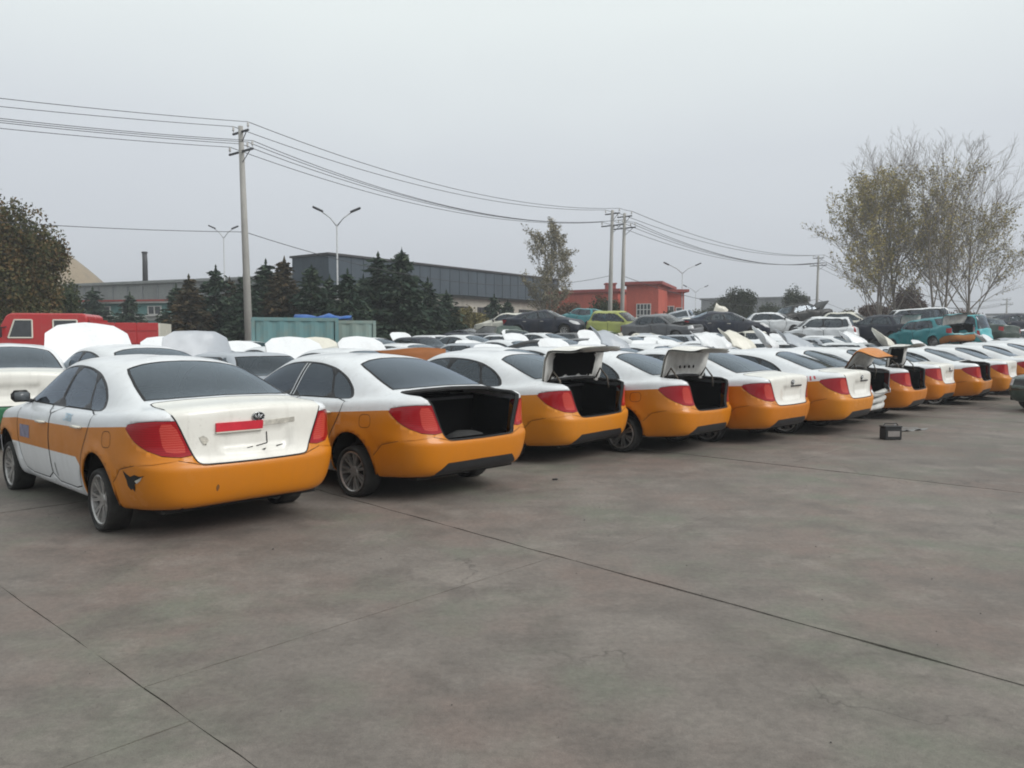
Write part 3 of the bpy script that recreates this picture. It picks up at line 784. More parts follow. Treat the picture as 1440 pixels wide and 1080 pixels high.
def generic_kit(d):
    wb, R, az = d['wb'], d.get('arch', .325), .30
    P = style_grid(d); A = [(0, az, R), (wb, az, R)]; S = Surf(P, A, .010)
    bz, rz, w, dz, nz, xr, xf = d['belt_z'], d['roof_z'], d['w'], d['deck_z'], d['nose_z'], d['xr'], d['xf']
    zb, zt = bz + .03, rz - .10
    a0, a1, c0, c1, xb = d['a0'], d['a1'], d['c0'], d['c1'], d['xb']
    def fr(t, lo, hi): return lo + (hi - lo) * t
    dlo = [('s', a0, zb - .012), ('s', a1, zt + .012), ('s', c1, zt + .012), ('s', c0, zb - .012)]
    aG, aT = a0 - .06, a1 - .03
    fgl = [('s', aG, zb), ('s', aT, zt), ('s', xb + .03, zt), ('s', xb + .045, zb)]
    q0, q1 = fr(.28, c0, xb), fr(.22, c1, xb)
    rgl = [('s', xb - .03, zb), ('s', xb - .03, zt), ('s', q1, zt), ('s', q0, zb)]
    qgl = [('s', q0 - .035, zb), ('s', q1 - .035, zt), ('s', c1 + .025, zt), ('s', c0 + .03, zb)]
    Rg = [('sidewin', dlo, 1), ('fglass', fgl, 1), ('rglass', rgl, 1), ('qglass', qgl, 1),
          ('fdoor', [('s', xb + .006, zb), ('s', xb + .006, .30), ('s', min(a0 - .18, wb - R - .08), .30), ('s', a0 - .06, .55), ('s', a0 - .02, zb)], 1),
          ('rdoor', [('s', xb - .006, zb), ('s', xb - .006, .30), ('s', R + .07, .30), ('s', R + .02, .50), ('s', min(R - .10, c0 + .25), .68), ('s', c0 + .10, zb)], 1),
          ('arch_r', arch_pts(S, 0, az, R), 0), ('arch_f', arch_pts(S, wb, az, R), 0)]
    t0, t1 = d.get('lamp', (.66, .86)); li = w - d.get('lamp_w', .26)
    Rg.append(('lamp', [('r', li, t1), ('r', li, t0), ('r', w - .13, t0), ('s', xr + .22, t0 + .02), ('s', xr + .24, t1), ('r', w - .13, t1)], 0))
    tb, tt = max(bz, dz) + .035, rz - .085
    y0, y1 = (w - .09) * .87, d['y_roof'] * .86
    Rg.append(('rearwin', [('uv', 14, S.inv('rr', 0, tb)[1]), ('rr', y0 * .6, tb), ('rr', y0, tb + .01), ('rr', fr(.5, y0, y1) + .01, fr(.5, tb, tt)), ('rr', y1, tt), ('rr', y1 * .5, tt + .008), ('uv', 14, S.inv('rr', 0, tt + .008)[1])], 0))
    Rg.append(('screen', [('uv', 0, S.inv('ff', 0, bz + .05)[1]), ('ff', y0 * .6, bz + .05), ('ff', y0 + .02, bz + .05), ('ff', fr(.5, y0, y1) + .02, fr(.5, bz + .05, tt)), ('ff', y1, tt), ('ff', y1 * .5, tt + .01), ('uv', 0, S.inv('ff', 0, tt + .01)[1])], 0))
    if d.get('hood', True):
        hb, hf = d['xfb'] + .03, xf - .14
        Rg.append(('hood', [('uv', 0, S.inv('tf', hb, 0)[1]), ('tf', hb - .10, w * .6), ('tf', hb - .24, w - .13), ('tf', fr(.5, hb, hf), w - .14), ('tf', hf - .14, w - .20), ('tf', hf - .02, w * .5), ('uv', 0, S.inv('tf', hf, 0)[1])], 0))
    Rg.append(('headl', [('f', w * .60, nz - .16), ('f', w * .60, nz - .02), ('f', w - .14, nz - .01), ('s', xf - .26, nz - .02), ('s', xf - .26, nz - .15), ('f', w - .14, nz - .16)], 0))
    Rg.append(('grille', [('f', 0, nz - .16, 1), ('f', w * .56, nz - .16), ('f', w * .56, nz - .03), ('f', 0, nz - .02, 1)], 0))
    Rg.append(('bumper', [('s', -R - .04, .44), ('s', xr + .3, .53), ('r', w - .14, .56), ('r', 0, .55, 1), ('uv', 14, 0), ('uv', S.inv('s', -R - .05, .30)[0], 0)], 0))
    if d.get('two_tone'):
        z0, z1 = d['two_tone']
        Rg.append(('orange', [('uv', 0, 0), ('uv', 0, S.inv('f', 0, z0)[1]), ('s', xf - .4, z0), ('s', xr + .3, z1), ('uv', 14, S.inv('r', 0, z1)[1]), ('uv', 14, 0)], 0))
    if d.get('lid', True):
        lx = d['xrb'] - .07
        Rg.append(('lid', [('uv', 14, S.inv('tr', lx, 0)[1]), ('tr', lx, .4), ('tr', lx + .05, w - .22), ('tr', fr(.5, lx, xr), w - .18), ('tr', xr + .2, w - .19), ('r', w - .24, dz - .10), ('r', li - .03, t1 - .04), ('r', li - .04, t0 + .03), ('r', li - .07, t0 - .02), ('r', 0, t0 - .025, 1)], 0))
    K = CarKit(P, Rg, A, nu=4, nv=3)
    K.handles = {'fdoor': (xb + .16, bz - .12), 'rdoor': (c0 + .30, bz - .11)}; K.mirror_pos = (a0 - .12, bz + .015)
    K.d = d
    return K

BOXY = dict(xf=3.38, xr=-.93, w=.84, wb=2.50, nose_z=.74, deck_z=.98, belt_z=.92, roof_z=1.40, xfb=2.42, xft=1.70, xrb=-.30, xrt=.12, y_roof=.62, a0=2.08, a1=1.46, c0=.02, c1=.30, xb=1.14, two_tone=(.50, .56))
HATCH = dict(xf=2.98, xr=-.56, w=.76, wb=2.34, nose_z=.76, deck_z=.93, belt_z=.93, roof_z=1.47, xfb=2.38, xft=1.62, xrb=-.40, xrt=-.16, y_roof=.57, a0=2.02, a1=1.42, c0=-.16, c1=.02, xb=1.02, lid=False, lip=.07, lamp=(.70, 1.0), lamp_w=.16, tail=.30)
VAN = dict(xf=3.30, xr=-.78, w=.80, wb=2.50, nose_z=.92, deck_z=1.02, belt_z=1.02, roof_z=1.86, xfb=3.14, xft=2.50, xrb=-.70, xrt=-.52, y_roof=.66, a0=2.84, a1=2.36, c0=-.52, c1=-.40, xb=1.72, lid=False, hood=False, lip=.07, lamp=(.62, .98), lamp_w=.14)
def generic(d, name, p1, p2=None, wheel='steel'):
    k = generic_kit(d)
    return assemble(k, name, paint1=p1, paint2=p2 or p1, wheel=wheel, wb=d['wb'], track=d['w'] - .02, cabin_x=(d['xfb'] - .32, d['xrb'] + .12), taxi=False, lid_hinge=(d['xrb'] - .05, 0, d['deck_z'] - .03), hood_hinge=(d['xfb'] - .06, 0, d['belt_z'] + .01), rear_x=d['xr'] + .06, front_x=d['xf'] - .12)
TAXI = taxi_kit(); TAXI.handles = {'fdoor': (1.42, .82), 'rdoor': (.42, .845)}; TAXI.mirror_pos = (2.14, .975)
def find(root, n, k=0):
    c = [o for o in root.children if o.name.split('.')[0] == n]
    return c[k] if len(c) > k else None
# ------------------------------------------------------------------ yard frame: s across the parked row, t along the cars' heading
HEAD = 2.40
HX, HY = math.cos(HEAD), math.sin(HEAD); LX, LY = -HY * -1, HX * -1   # lateral unit (to the right of the heading)
def st(s, t): return (LX * s + HX * t, LY * s + HY * t)
def px(x, depth): return (x - 720) / F_PX * depth
def pz(y, depth): return CAM_H + (480 - y) / F_PX * depth

def ground_mat(name, base, var, dark, scale=1.0, rough=.85, stains=True):
    m, nt, b = new_mat(name)
    ge = N(nt, 'ShaderNodeNewGeometry'); v = ge.outputs['Position']
    n1 = noise(nt, v, .35 * scale, 5, .6); n2 = noise(nt, v, 1.9 * scale, 9, .72); n3 = noise(nt, v, 26 * scale, 6, .7); n4 = noise(nt, v, 150, 2, .5)
    lo = tuple(x * (1 - var) for x in base); hi = tuple(x * (1 + var) for x in base)
    c = mixc(nt, ramp(nt, n1, [(.34, g(0)), (.66, g(1))]), lo, hi)
    if stains:
        pk = ramp(nt, noise(nt, v, .55, 4, .6), [(.46, g(0)), (.60, g(.62))]); c = mixc(nt, pk, c, (base[0] * 1.06, base[1] * .90, base[2] * .88))
        gn = ramp(nt, noise(nt, v, .8, 4, .6), [(.50, g(0)), (.64, g(.9))]); c = mixc(nt, gn, c, (base[0] * .86, base[1] * 1.0, base[2] * .90))
    c = mixc(nt, ramp(nt, n2, [(.46, g(0)), (.64, g(.8))]), c, dark); c = mixc(nt, ramp(nt, noise(nt, v, 1.3, 6, .7), [(.52, g(0)), (.66, g(.6))]), c, tuple(x * 1.36 for x in base))
    # tyre-swept streaks, stretched along the yard
    mp = N(nt, 'ShaderNodeMapping'); mp.inputs['Rotation'].default_value = (0, 0, -.55); mp.inputs['Scale'].default_value = (.5, 4.5, 1); nt.links.new(v, mp.inputs['Vector'])
    st_ = ramp(nt, noise(nt, mp.outputs[0], 1.0, 6, .65), [(.50, g(0)), (.74, g(.25))]); c = mixc(nt, st_, c, tuple(x * .8 for x in dark))
    mul = mixc(nt, 1.0, c, ramp(nt, n3, [(.25, g(.74)), (.8, g(1.18))]), 'MULTIPLY')
    mul = mixc(nt, 1.0, mul, ramp(nt, n4, [(.25, g(.84)), (.8, g(1.12))]), 'MULTIPLY')
    if stains:
        for sc_, mk, am in ((1.7, .6, .7), (9.0, .45, .85), (22.0, .9, .7)):
            vo = N(nt, 'ShaderNodeTexVoronoi', feature='F1'); vo.inputs['Scale'].default_value = sc_; vo.inputs['Randomness'].default_value = 1; nt.links.new(v, vo.inputs['Vector'])
            spot = N(nt, 'ShaderNodeMath', operation='MULTIPLY')
            nt.links.new(ramp(nt, vo.outputs['Distance'], [(.04, g(1)), (.15, g(0))]), spot.inputs[0]); nt.links.new(ramp(nt, noise(nt, v, mk, 3, .6), [(.54, g(0)), (.64, g(am))]), spot.inputs[1])
            mul = mixc(nt, spot.outputs[0], mul, tuple(x * .36 for x in base))
        # hairline cracks
        vc = N(nt, 'ShaderNodeTexVoronoi', feature='DISTANCE_TO_EDGE'); vc.inputs['Scale'].default_value = .42
        dv = N(nt, 'ShaderNodeVectorMath', operation='ADD'); nz = N(nt, 'ShaderNodeTexNoise'); nz.inputs['Scale'].default_value = 2.2; nz.inputs['Detail'].default_value = 5; nt.links.new(v, nz.inputs['Vector'])
        nt.links.new(v, dv.inputs[0]); nt.links.new(nz.outputs['Color'], dv.inputs[1]); nt.links.new(dv.outputs[0], vc.inputs['Vector'])
        ck = N(nt, 'ShaderNodeMath', operation='MULTIPLY'); nt.links.new(ramp(nt, vc.outputs['Distance'], [(.001, g(.7)), (.005, g(0))]), ck.inputs[0]); nt.links.new(ramp(nt, noise(nt, v, .33, 2, .5), [(.52, g(0)), (.58, g(1))]), ck.inputs[1])
        mul = mixc(nt, ck.outputs[0], mul, tuple(x * .4 for x in base))
        oi = N(nt, 'ShaderNodeObjectInfo')
        mul = mixc(nt, 1.0, mul, ramp(nt, oi.outputs['Random'], [(0, g(.91)), (1, g(1.05))]), 'MULTIPLY')
    nt.links.new(mul, b.inputs['Base Color'])
    nt.links.new(ramp(nt, n2, [(.3, g(rough)), (.75, g(rough - .22))]), b.inputs['Roughness'])
    b.inputs['Specular IOR Level'].default_value = .4
    ad = N(nt, 'ShaderNodeMath', operation='ADD'); nt.links.new(n3, ad.inputs[0]); nt.links.new(n4, ad.inputs[1])
    bump(nt, b, ad.outputs[0], .4, .006)
    return m

CONC = ground_mat('yard_concrete', (.186, .164, .146), .16, (.122, .106, .094))
DIRT = ground_mat('yard_dirt', (.12, .105, .088), .2, (.07, .062, .052), stains=False)
JOINT = plain('joint_dirt', (.045, .042, .038), .95)

def gz(y): return .035 * min(max(y - 22, 0), 20)    # the yard rises gently towards the back
m = MB(); pf = [(-200, -.010), (22, -.010), (42, .690), (1400, .690), (1400, -1.0), (-200, -1.0)]
m.add([(-800, y, z) for y, z in pf] + [(800, y, z) for y, z in pf], [tuple(range(6)), tuple(range(11, 5, -1))] + [(i, i + 6, (i + 1) % 6 + 6, (i + 1) % 6) for i in range(6)])
gnd = m.build('ground', DIRT); tag(gnd, kind='structure')
lines = [-12.4, -9.6, -6.9, -4.1, -1.4, 1.45, 4.14, 9.55, 12.3, 15.1, 17.9, 20.7, 23.5, 26.4, 29.3, 32.2, 35, 38, 41, 44, 47, 50]
slopes = [0, 0, 0, 0, 0, .0, .083, .03] + [.02] * 30
rnd = random.Random(3)
def edge_pts(a, b, n=9, j=.010):
    out = []
    for i in range(n):
        q = i / n; jj = 0 if i == 0 else rnd.uniform(-j, j)
        dx, dy = b[0] - a[0], b[1] - a[1]; l = math.hypot(dx, dy) or 1
        out.append((a[0] + dx * q - dy / l * jj, a[1] + dy * q + dx / l * jj))
    return out
for i in range(len(lines) - 1):
    off = 3.62 + (0 if i == 5 else rnd.uniform(-1.3, 1.3))
    for k in range(-3, 7):
        t0, t1 = off + 4.7 * k, off + 4.7 * (k + 1)
        gp = .008
        c = []
        for (li, t, sg, tg) in ((i, t0, 1, 1), (i + 1, t0, -1, 1), (i + 1, t1, -1, -1), (i, t1, 1, -1)):
            c.append((lines[li] + slopes[li] * t + sg * {6: .010, 5: .0035, 7: .004}.get(li, .003), t + tg * (.005 if i == 5 else .003)))
        q = [p for a in range(4) for p in edge_pts(c[a], c[(a + 1) % 4], 22 if abs(i - 5) < 3 and k in (-1, 0, 1) else 5, (.003, .009 if i == 5 else .004, .003, .009 if i == 6 else .004)[a])]
        xy = [st(*p) for p in q]
        if min(p[1] for p in xy) > 62 or max(p[1] for p in xy) < -4: continue
        n = len(xy); z = rnd.uniform(-.003, .003); rnd.random()
        vs = [(x, y, z + gz(y)) for x, y in xy] + [(x, y, -.045 + gz(y)) for x, y in xy]
        fs = [tuple(range(n))] + [(a, n + a, n + (a + 1) % n, (a + 1) % n) for a in range(n)]
        # orientation: make the top face up
        ar = sum(xy[a][0] * xy[(a + 1) % n][1] - xy[(a + 1) % n][0] * xy[a][1] for a in range(n))
        if ar < 0: fs = [f[::-1] for f in fs]
        mesh_obj('slab', vs, fs, CONC, None, gnd, None, False)

# ------------------------------------------------------------------ far hill and buildings
def wall_mat(name, col, var=.12, scale=.6, rough=.85, streak=True):
    m, nt, b = new_mat(name); v = coords(nt, rnd=False)
    mp = N(nt, 'ShaderNodeMapping'); mp.inputs['Scale'].default_value = (1, 1, .22 if streak else 1); nt.links.new(v, mp.inputs['Vector'])
    n1 = noise(nt, mp.outputs[0], scale * 2, 7, .65); n2 = noise(nt, v, scale * 14, 4, .6)
    c = mixc(nt, ramp(nt, n1, [(.3, g(0)), (.72, g(1))]), tuple(x * (1 + var) for x in col), tuple(x * (1 - var * 1.6) for x in col))
    c = mixc(nt, 1.0, c, ramp(nt, n2, [(.3, g(.88)), (.75, g(1.08))]), 'MULTIPLY')
    nt.links.new(c, b.inputs['Base Color']); b.inputs['Roughness'].default_value = rough; b.inputs['Specular IOR Level'].default_value = .3
    return m
BEIGE = wall_mat('beige_render', (.46, .43, .38)); FASCIA = wall_mat('grey_blue_cladding', (.066, .085, .105), .12); REDW = wall_mat('red_plaster', (.52, .115, .08), .12)
GREYROOF = wall_mat('grey_roofing', (.26, .27, .265)); TEALW = wall_mat('pale_teal_wall', (.16, .30, .29)); WHITEW = wall_mat('white_trim_wall', (.55, .54, .52)); FARGREY = wall_mat('far_grey_wall', (.24, .25, .26))
REDTRIM = plain('red_trim', (.30, .06, .05)); PANE = plain('dark_pane', (.05, .055, .06), .15, spec=.6); WFRAME = plain('window_frame_white', (.55, .55, .53), .5)
CONCPOLE = wall_mat('pole_concrete', (.34, .33, .31), .12, 2); STEELG = plain('galvanised_steel', (.42, .43, .44), .55, .2); DARKST = plain('dark_steel', (.06, .06, .065), .6, .3)
HILLM = ground_mat('dry_hill', (.26, .20, .13), .2, (.16, .13, .09), .12, stains=False)

def wall_frame(root, p0, p1):
    """local axes for a facade from p0 to p1: returns place(u, z, out) -> xyz and yaw"""
    dx, dy = p1[0] - p0[0], p1[1] - p0[1]; L = math.hypot(dx, dy); ux, uy = dx / L, dy / L
    return L, (lambda u, z, o=0: (p0[0] + ux * u + uy * o, p0[1] + uy * u - ux * o, z)), math.atan2(dy, dx)

def add_window(root, W, u, z, w_, h, cols=3, rows=2, frame=WFRAME):
    L, at, yaw = W
    f = MB(); d = .07
    for k in range(cols + 1): f.box(at(u - w_ / 2 + w_ * k / cols, z, .06), (d, .10, h + d), yaw)
    for k in range(rows + 1): f.box(at(u, z - h / 2 + h * k / rows, .062), (w_ - d, .092, d), yaw)
    o = f.build('window', frame, root)
    for a in range(cols):
        for c in range(rows):
            p = MB(); p.box(at(u - w_ / 2 + w_ * (a + .5) / cols, z - h / 2 + h * (c + .5) / rows, .03), (w_ / cols - d, .03, h / rows - d), yaw); p.build('pane', PANE, o)
    s = MB(); s.box(at(u, z - h / 2 - .10, .10), (w_ + .3, .2, .10), yaw); s.build('sill', WHITEW, o)

def building(name, p0, p1, depth, h, mat, roofmat, label, rt=.25, over=.25):
    root = empty(name, (p0[0], p0[1], 0)); root['label'] = label; root['category'] = 'building'
    W = wall_frame(root, p0, p1); L, at, yaw = W
    off = (-p0[0], -p0[1], 0)
    m = MB(); m.box(at(L / 2, h / 2, -depth / 2), (L, depth, h), yaw); o = m.build('wall', mat, root)
    m = MB(); m.box(at(L / 2, h + rt / 2, -depth / 2), (L + 2 * over, depth + 2 * over, rt), yaw); m.build('roof', roofmat, root)
    return root, W

def unshift(root):
    """parts were written in world coordinates: move them under the root"""
    for c in root.children: c.location = Vector(c.location) - Vector(root.location)

# grey factory hall behind the spruces
p0 = (px(458, 61), 61.0); p1 = (px(775, 86), 86.0)
fac, W = building('factory_hall', p0, p1, 3, 5.6, BEIGE, GREYROOF, 'long factory hall with grey-blue fascia behind the spruces')
L, at, yaw = W
m = MB(); m.box(at(L / 2, 7.0, -1.4), (L + .5, 4.4, 2.35), yaw); m.build('fascia', FASCIA, fac)
m = MB(); m.box(at(L / 2, 8.26, -1.4), (L + .8, 4.7, .16), yaw); m.build('coping', DARKST, fac)
for k in range(24):
    m = MB(); m.box(at(.7 + k * (L - 1.4) / 23, 7.0, .82), (.05, .05, 2.3), yaw); m.build('cladding_rib', FASCIA, fac)
for k in range(9): add_window(fac, W, 3 + k * 3.35, 4.35, 2.3, .95, 6, 2, DARKST)
unshift(fac)

# low grey shed to the left with a pipe chimney
p0 = (px(95, 78), 78.0); p1 = (px(450, 66), 66.0)
shed, W = building('warehouse', p0, p1, 14, 6.95, GREYROOF, GREYROOF, 'low grey warehouse behind the left trees, with a dark chimney pipe above'); L, at, yaw = W
for k in range(16):
    m = MB(); m.box(at(.8 + k * (L - 1.6) / 15, 5.6, .05), (.08, .1, 2.4), yaw); m.build('wall_rib', FARGREY, shed)
unshift(shed)
m = MB(); cx = px(203, 74); m.tube([(cx, 74.6, 7.0), (cx + .02, 74.6, pz(368, 74)), (cx, 74.6, pz(356, 74))], [.24, .23, .22], 12); m.lathe([(.22, pz(356, 74) - .02), (.27, pz(356, 74) - .02), (.27, pz(356, 74) + .12), (.19, pz(356, 74) + .12), (.19, pz(356, 74) - .3)], 12, axis='z', c=(cx, 74.6, 0))
tag(m.build('chimney_pipe', DARKST, None, True), 'dark steel chimney pipe standing on the grey warehouse', 'chimney')
# teal hut
p0 = (px(92, 62), 62.0); p1 = (px(262, 60), 60.0)
hut, W = building('site_hut', p0, p1, 5, 4.5, TEALW, WHITEW, 'low pale teal site hut with white band and red roof edge', .12, .3); L, at, yaw = W
m = MB(); m.box(at(L / 2, 4.70, .33), (L + .7, .06, .14), yaw); m.build('roof_edge', REDTRIM, hut)
m = MB(); m.box(at(L / 2, 3.35, .02), (L, .05, .35), yaw); m.build('band', WHITEW, hut)
for k in range(4): add_window(hut, W, 1.4 + k * 2.2, 3.95, 1.1, .62, 2, 1)
unshift(hut)

# red building
p0 = (px(768, 84), 84.0); p1 = (px(868, 80), 80.0)
red, W = building('red_building', p0, p1, 10, 6.6, REDW, REDTRIM, 'red plastered two-part building with white windows behind the green hatchback', .3, .3); L, at, yaw = W
for k in range(3): add_window(red, W, 1.5 + 2.2 * k, 3.8, 1.1, 1.6, 2, 2)
def red_block(a, b, h, wins):
    W2 = wall_frame(red, a, b); L, at, yaw = W2
    m = MB(); m.box(at(L / 2, h / 2, -4), (L, 8, h), yaw); m.build('wall', REDW, red)
    m = MB(); m.box(at(L / 2, h + .13, -4), (L + .8, 8.8, .26), yaw); m.build('cornice', REDTRIM, red)
    for (u, z, w_, hh, c, r) in wins: add_window(red, W2, u * L, z, w_, hh, c, r)
red_block((px(880, 72), 72.0), (px(925, 71), 71.0), 6.7, [(.55, 4.2, 1.25, 1.5, 4, 3)])
red_block((px(926, 76), 76.0), (px(961, 76), 76.0), 6.3, [(.10, 4.0, .5, 1.7, 1, 3), (.40, 4.0, .9, 1.9, 2, 3), (.80, 4.0, .6, 1.6, 1, 3)])
m = MB(); m.box((px(861, 79), 81, 6.9), (1.0, 1.2, 1.0)); m.box((px(861, 79), 81, 7.45), (1.2, 1.4, .12)); m.build('chimney', REDTRIM, red)
unshift(red)
# far grey block
fb, W = building('far_block', (px(985, 130), 130.0), (px(1135, 124), 124.0), 12, 8.4, FARGREY, FARGREY, 'far flat-roofed grey block behind the dark green trees'); L, at, yaw = W
for k in range(6): add_window(fb, W, 1.8 + 2.7 * k, 6.3, 1.5, 1.5, 2, 2, FARGREY)
unshift(fb)
fb, W = building('distant_house', (px(1385, 190), 190.0), (px(1450, 185), 185.0), 10, 8.0, FARGREY, FARGREY, 'distant pale building right of the bare poplars'); L, at, yaw = W
for k in range(4): add_window(fb, W, 1.8 + 2.5 * k, 5.6, 1.3, 1.5, 2, 2, FARGREY)
unshift(fb)
# hill
def hill(cx, cy, rx, ry, h, seed):
    n, mm = 48, 24; vs = []; fs = []
    for a in range(mm + 1):
        r = a / mm
        for b in range(n):
            t = 2 * math.pi * b / n
            x, y = cx + rx * r * math.cos(t), cy + ry * r * math.sin(t)
            z = h * (math.cos(r * math.pi) * .5 + .5) * (1 + .25 * mnoise.noise(Vector((x * .03, y * .03, seed)))) - .4
            vs.append((x, y, z))
    for a in range(mm):
        for b in range(n): fs.append((a * n + b, a * n + (b + 1) % n, (a + 1) * n + (b + 1) % n, (a + 1) * n + b))
    o = mesh_obj('hill', vs, fs, HILLM); tag(o, kind='structure'); return o
hill(px(10, 150), 150, 36, 40, 23, 1.0)

# ------------------------------------------------------------------ poles, wires, lamps
def utility_pole(x, y, h, label, lean=0.0, arms=(.25, 1.1), yaw=.9):
    root = empty('utility_pole', (x, y, 0)); tag(root, label, 'utility pole', 'concrete poles of the power line')
    m = MB(); m.tube([(0, 0, -.3), (lean * .5, 0, h * .5), (lean, 0, h)], [.19, .15, .105], 12); m.build('post', CONCPOLE, root, True)
    tips = []
    for k, dz in enumerate(arms):
        z = h - dz; w2 = .62 if k == 0 else .95
        a = MB(); a.box((lean, 0, z), (w2 * 2, .07, .08), yaw); arm = a.build('crossarm', DARKST, root)
        b = MB()
        b.tube([(lean + math.cos(yaw) * w2 * .8, math.sin(yaw) * w2 * .8, z), (lean, 0, z - .55)], .02, 5); b.build('brace', DARKST, root)
        for q in ((-.95, .95) if k == 0 else (-.95, .0, .55, .95)):
            p = (lean + math.cos(yaw) * w2 * q, math.sin(yaw) * w2 * q, z)
            i = MB(); i.lathe([(.012, 0), (.012, .10), (.05, .11), (.055, .16), (.035, .20), (.05, .22), (.03, .29), (0, .30)], 8, axis='z', c=(p[0], p[1], p[2] + .04)); i.build('insulator', WHITEW, arm, True)
            tips.append((x + p[0], y + p[1], p[2] + .34))
    tips.append((x + lean * .6, y, 6.4))
    return tips
LN = math.atan2(23, 19.2) - math.pi / 2
P1 = utility_pole(px(352, 35), 35, pz(183, 35), 'tall concrete power pole standing above the left spruces', -.24, yaw=LN)
P2 = utility_pole(px(856, 58), 58, pz(298, 58), 'left one of the twin concrete power poles before the red building', .2, yaw=LN)
P2b = utility_pole(px(873, 58.4), 58.4, pz(302, 58.4), 'right one of the twin concrete power poles before the red building', .2, yaw=LN)
P3 = utility_pole(px(1146, 90), 90, pz(361, 90), 'thin power pole left of the bare poplars, near the far hedge', .15, yaw=LN)
P4 = utility_pole(px(1413, 140), 140, pz(420, 140), 'distant small power pole at the right edge beyond the poplars', .0, yaw=LN)
P0 = [(p[0] - 19.2 * 1.15, p[1] - 23 * 1.05, p[2] + (-2.3, -2.1, -1.5, -1.3, -1.3, -1.2, .3)[i]) for i, p in enumerate(P1)]
def wire(a, b, sag, label, r=.016):
    a, b = Vector(a), Vector(b); pts = []
    for i in range(25):
        t = i / 24; p = a.lerp(b, t); p.z -= sag * 4 * t * (1 - t); pts.append(p)
    m = MB(); m.tube(pts, r, 5); tag(m.build('power_line', DARKST, None, True), label, 'cable', 'overhead wires of the power line')
ORD = ['upper left', 'upper right', 'lower outermost left', 'lower middle', 'lower inner right', 'lower outermost right', 'lone communication']
for k in range(7):
    wire(P0[k], P1[k], .55 + .05 * k, ORD[k] + ' wire running from the left edge to the tall pole', .013)
    wire(P1[k], P2[k], 1.0 + .07 * k, ORD[k] + ' wire sagging between the tall pole and the twin poles', .016)
    if k < 6: wire(P2[k], P2b[k], .03, ORD[k] + ' short jumper wire between the twin poles', .016)
    wire(P2b[k], P3[k], 1.0 + .07 * k, ORD[k] + ' wire from the twin poles towards the poplars', .02)
    wire(P3[k], P4[k], 2.4 + .1 * k, ORD[k] + ' far wire passing behind the bare poplars', .02)

def street_lamp(x, y, h, label, spread=1.0, yaw=0.0):
    root = empty('street_lamp', (x, y, 0), (0, 0, yaw)); tag(root, label, 'street lamp', 'double-armed street lamps')
    m = MB(); m.tube([(0, 0, 0), (0, 0, h - .9)], [.065, .04], 10); m.build('post', STEELG, root, True)
    for sg in (1, -1):
        a = MB(); a.tube([(0, 0, h - 1.0), (sg * spread * .35, 0, h - .55), (sg * spread * .8, 0, h - .22)], .035, 6); arm = a.build('arm', STEELG, root, True)
        b = MB(); Mx = Matrix.Rotation(-sg * .42, 3, 'Y'); b.box((sg * spread * 1.02, 0, h - .08), (.62, .24, .11), bev=.03, M=Mx); b.build('lamp_head', DARKST, root)
street_lamp(px(476, 44), 44, pz(295, 44), 'double-armed street lamp in front of the grey factory fascia', 1.0, .15)
street_lamp(px(318, 66), 66, pz(320, 66), 'double-armed street lamp top left of the tall concrete pole', .9, .15)
street_lamp(px(958, 76), 76, pz(371, 76), 'double-armed street lamp right of the red building', 1.6, .2)
street_lamp(px(977, 112), 112, pz(402, 112), 'far small double-armed street lamp beyond the red building', 1.6, .2)

# ------------------------------------------------------------------ vegetation
def leaf_mat(name, c1, c2, c3, trans=.25):
    m, nt, b = new_mat(name)
    ge = N(nt, 'ShaderNodeNewGeometry'); oi = N(nt, 'ShaderNodeObjectInfo')
    n1 = noise(nt, ge.outputs['Position'], 1.1, 4, .6)
    r = N(nt, 'ShaderNodeMath', operation='ADD'); nt.links.new(n1, r.inputs[0])
    k = N(nt, 'ShaderNodeMath', operation='MULTIPLY_ADD'); nt.links.new(ge.outputs['Random Per Island'], k.inputs[0]); k.inputs[1].default_value = .5; k.inputs[2].default_value = -.25
    nt.links.new(k.outputs[0], r.inputs[1])
    nt.links.new(ramp(nt, r.outputs[0], [(.25, c1), (.5, c2), (.78, c3)]), b.inputs['Base Color'])
    b.inputs['Roughness'].default_value = .75; b.inputs['Specular IOR Level'].default_value = .2
    return m
BARK = wall_mat('bark', (.17, .14, .115), .25, 3); BARK_G = wall_mat('grey_twig_bark', (.22, .19, .16), .25, 3); BARK_P = wall_mat('pale_bark', (.20, .18, .15), .25, 3)
SPRUCE_L = leaf_mat('spruce_needles', (.018, .036, .024), (.032, .055, .036), (.060, .080, .046))
SPRUCE_B = leaf_mat('browned_spruce_needles', (.03, .03, .018), (.055, .045, .025), (.09, .06, .03))
LARCH = leaf_mat('rusty_autumn_needles', (.04, .05, .02), (.08, .075, .03), (.14, .085, .035))
YLEAF_G = leaf_mat('grey_yellow_leaves', (.14, .13, .09), (.22, .20, .13), (.28, .24, .16))
YLEAF = leaf_mat('yellowing_leaves', (.19, .18, .055), (.33, .27, .085), (.40, .31, .11))
OLIVE = leaf_mat('dull_green_leaves', (.022, .035, .016), (.04, .055, .024), (.075, .08, .035))
STRAW = leaf_mat('straw_shrub_leaves', (.09, .085, .035), (.15, .13, .055), (.19, .16, .07))
RUST = leaf_mat('rust_shrub_leaves', (.09, .05, .03), (.14, .075, .045), (.18, .10, .06))

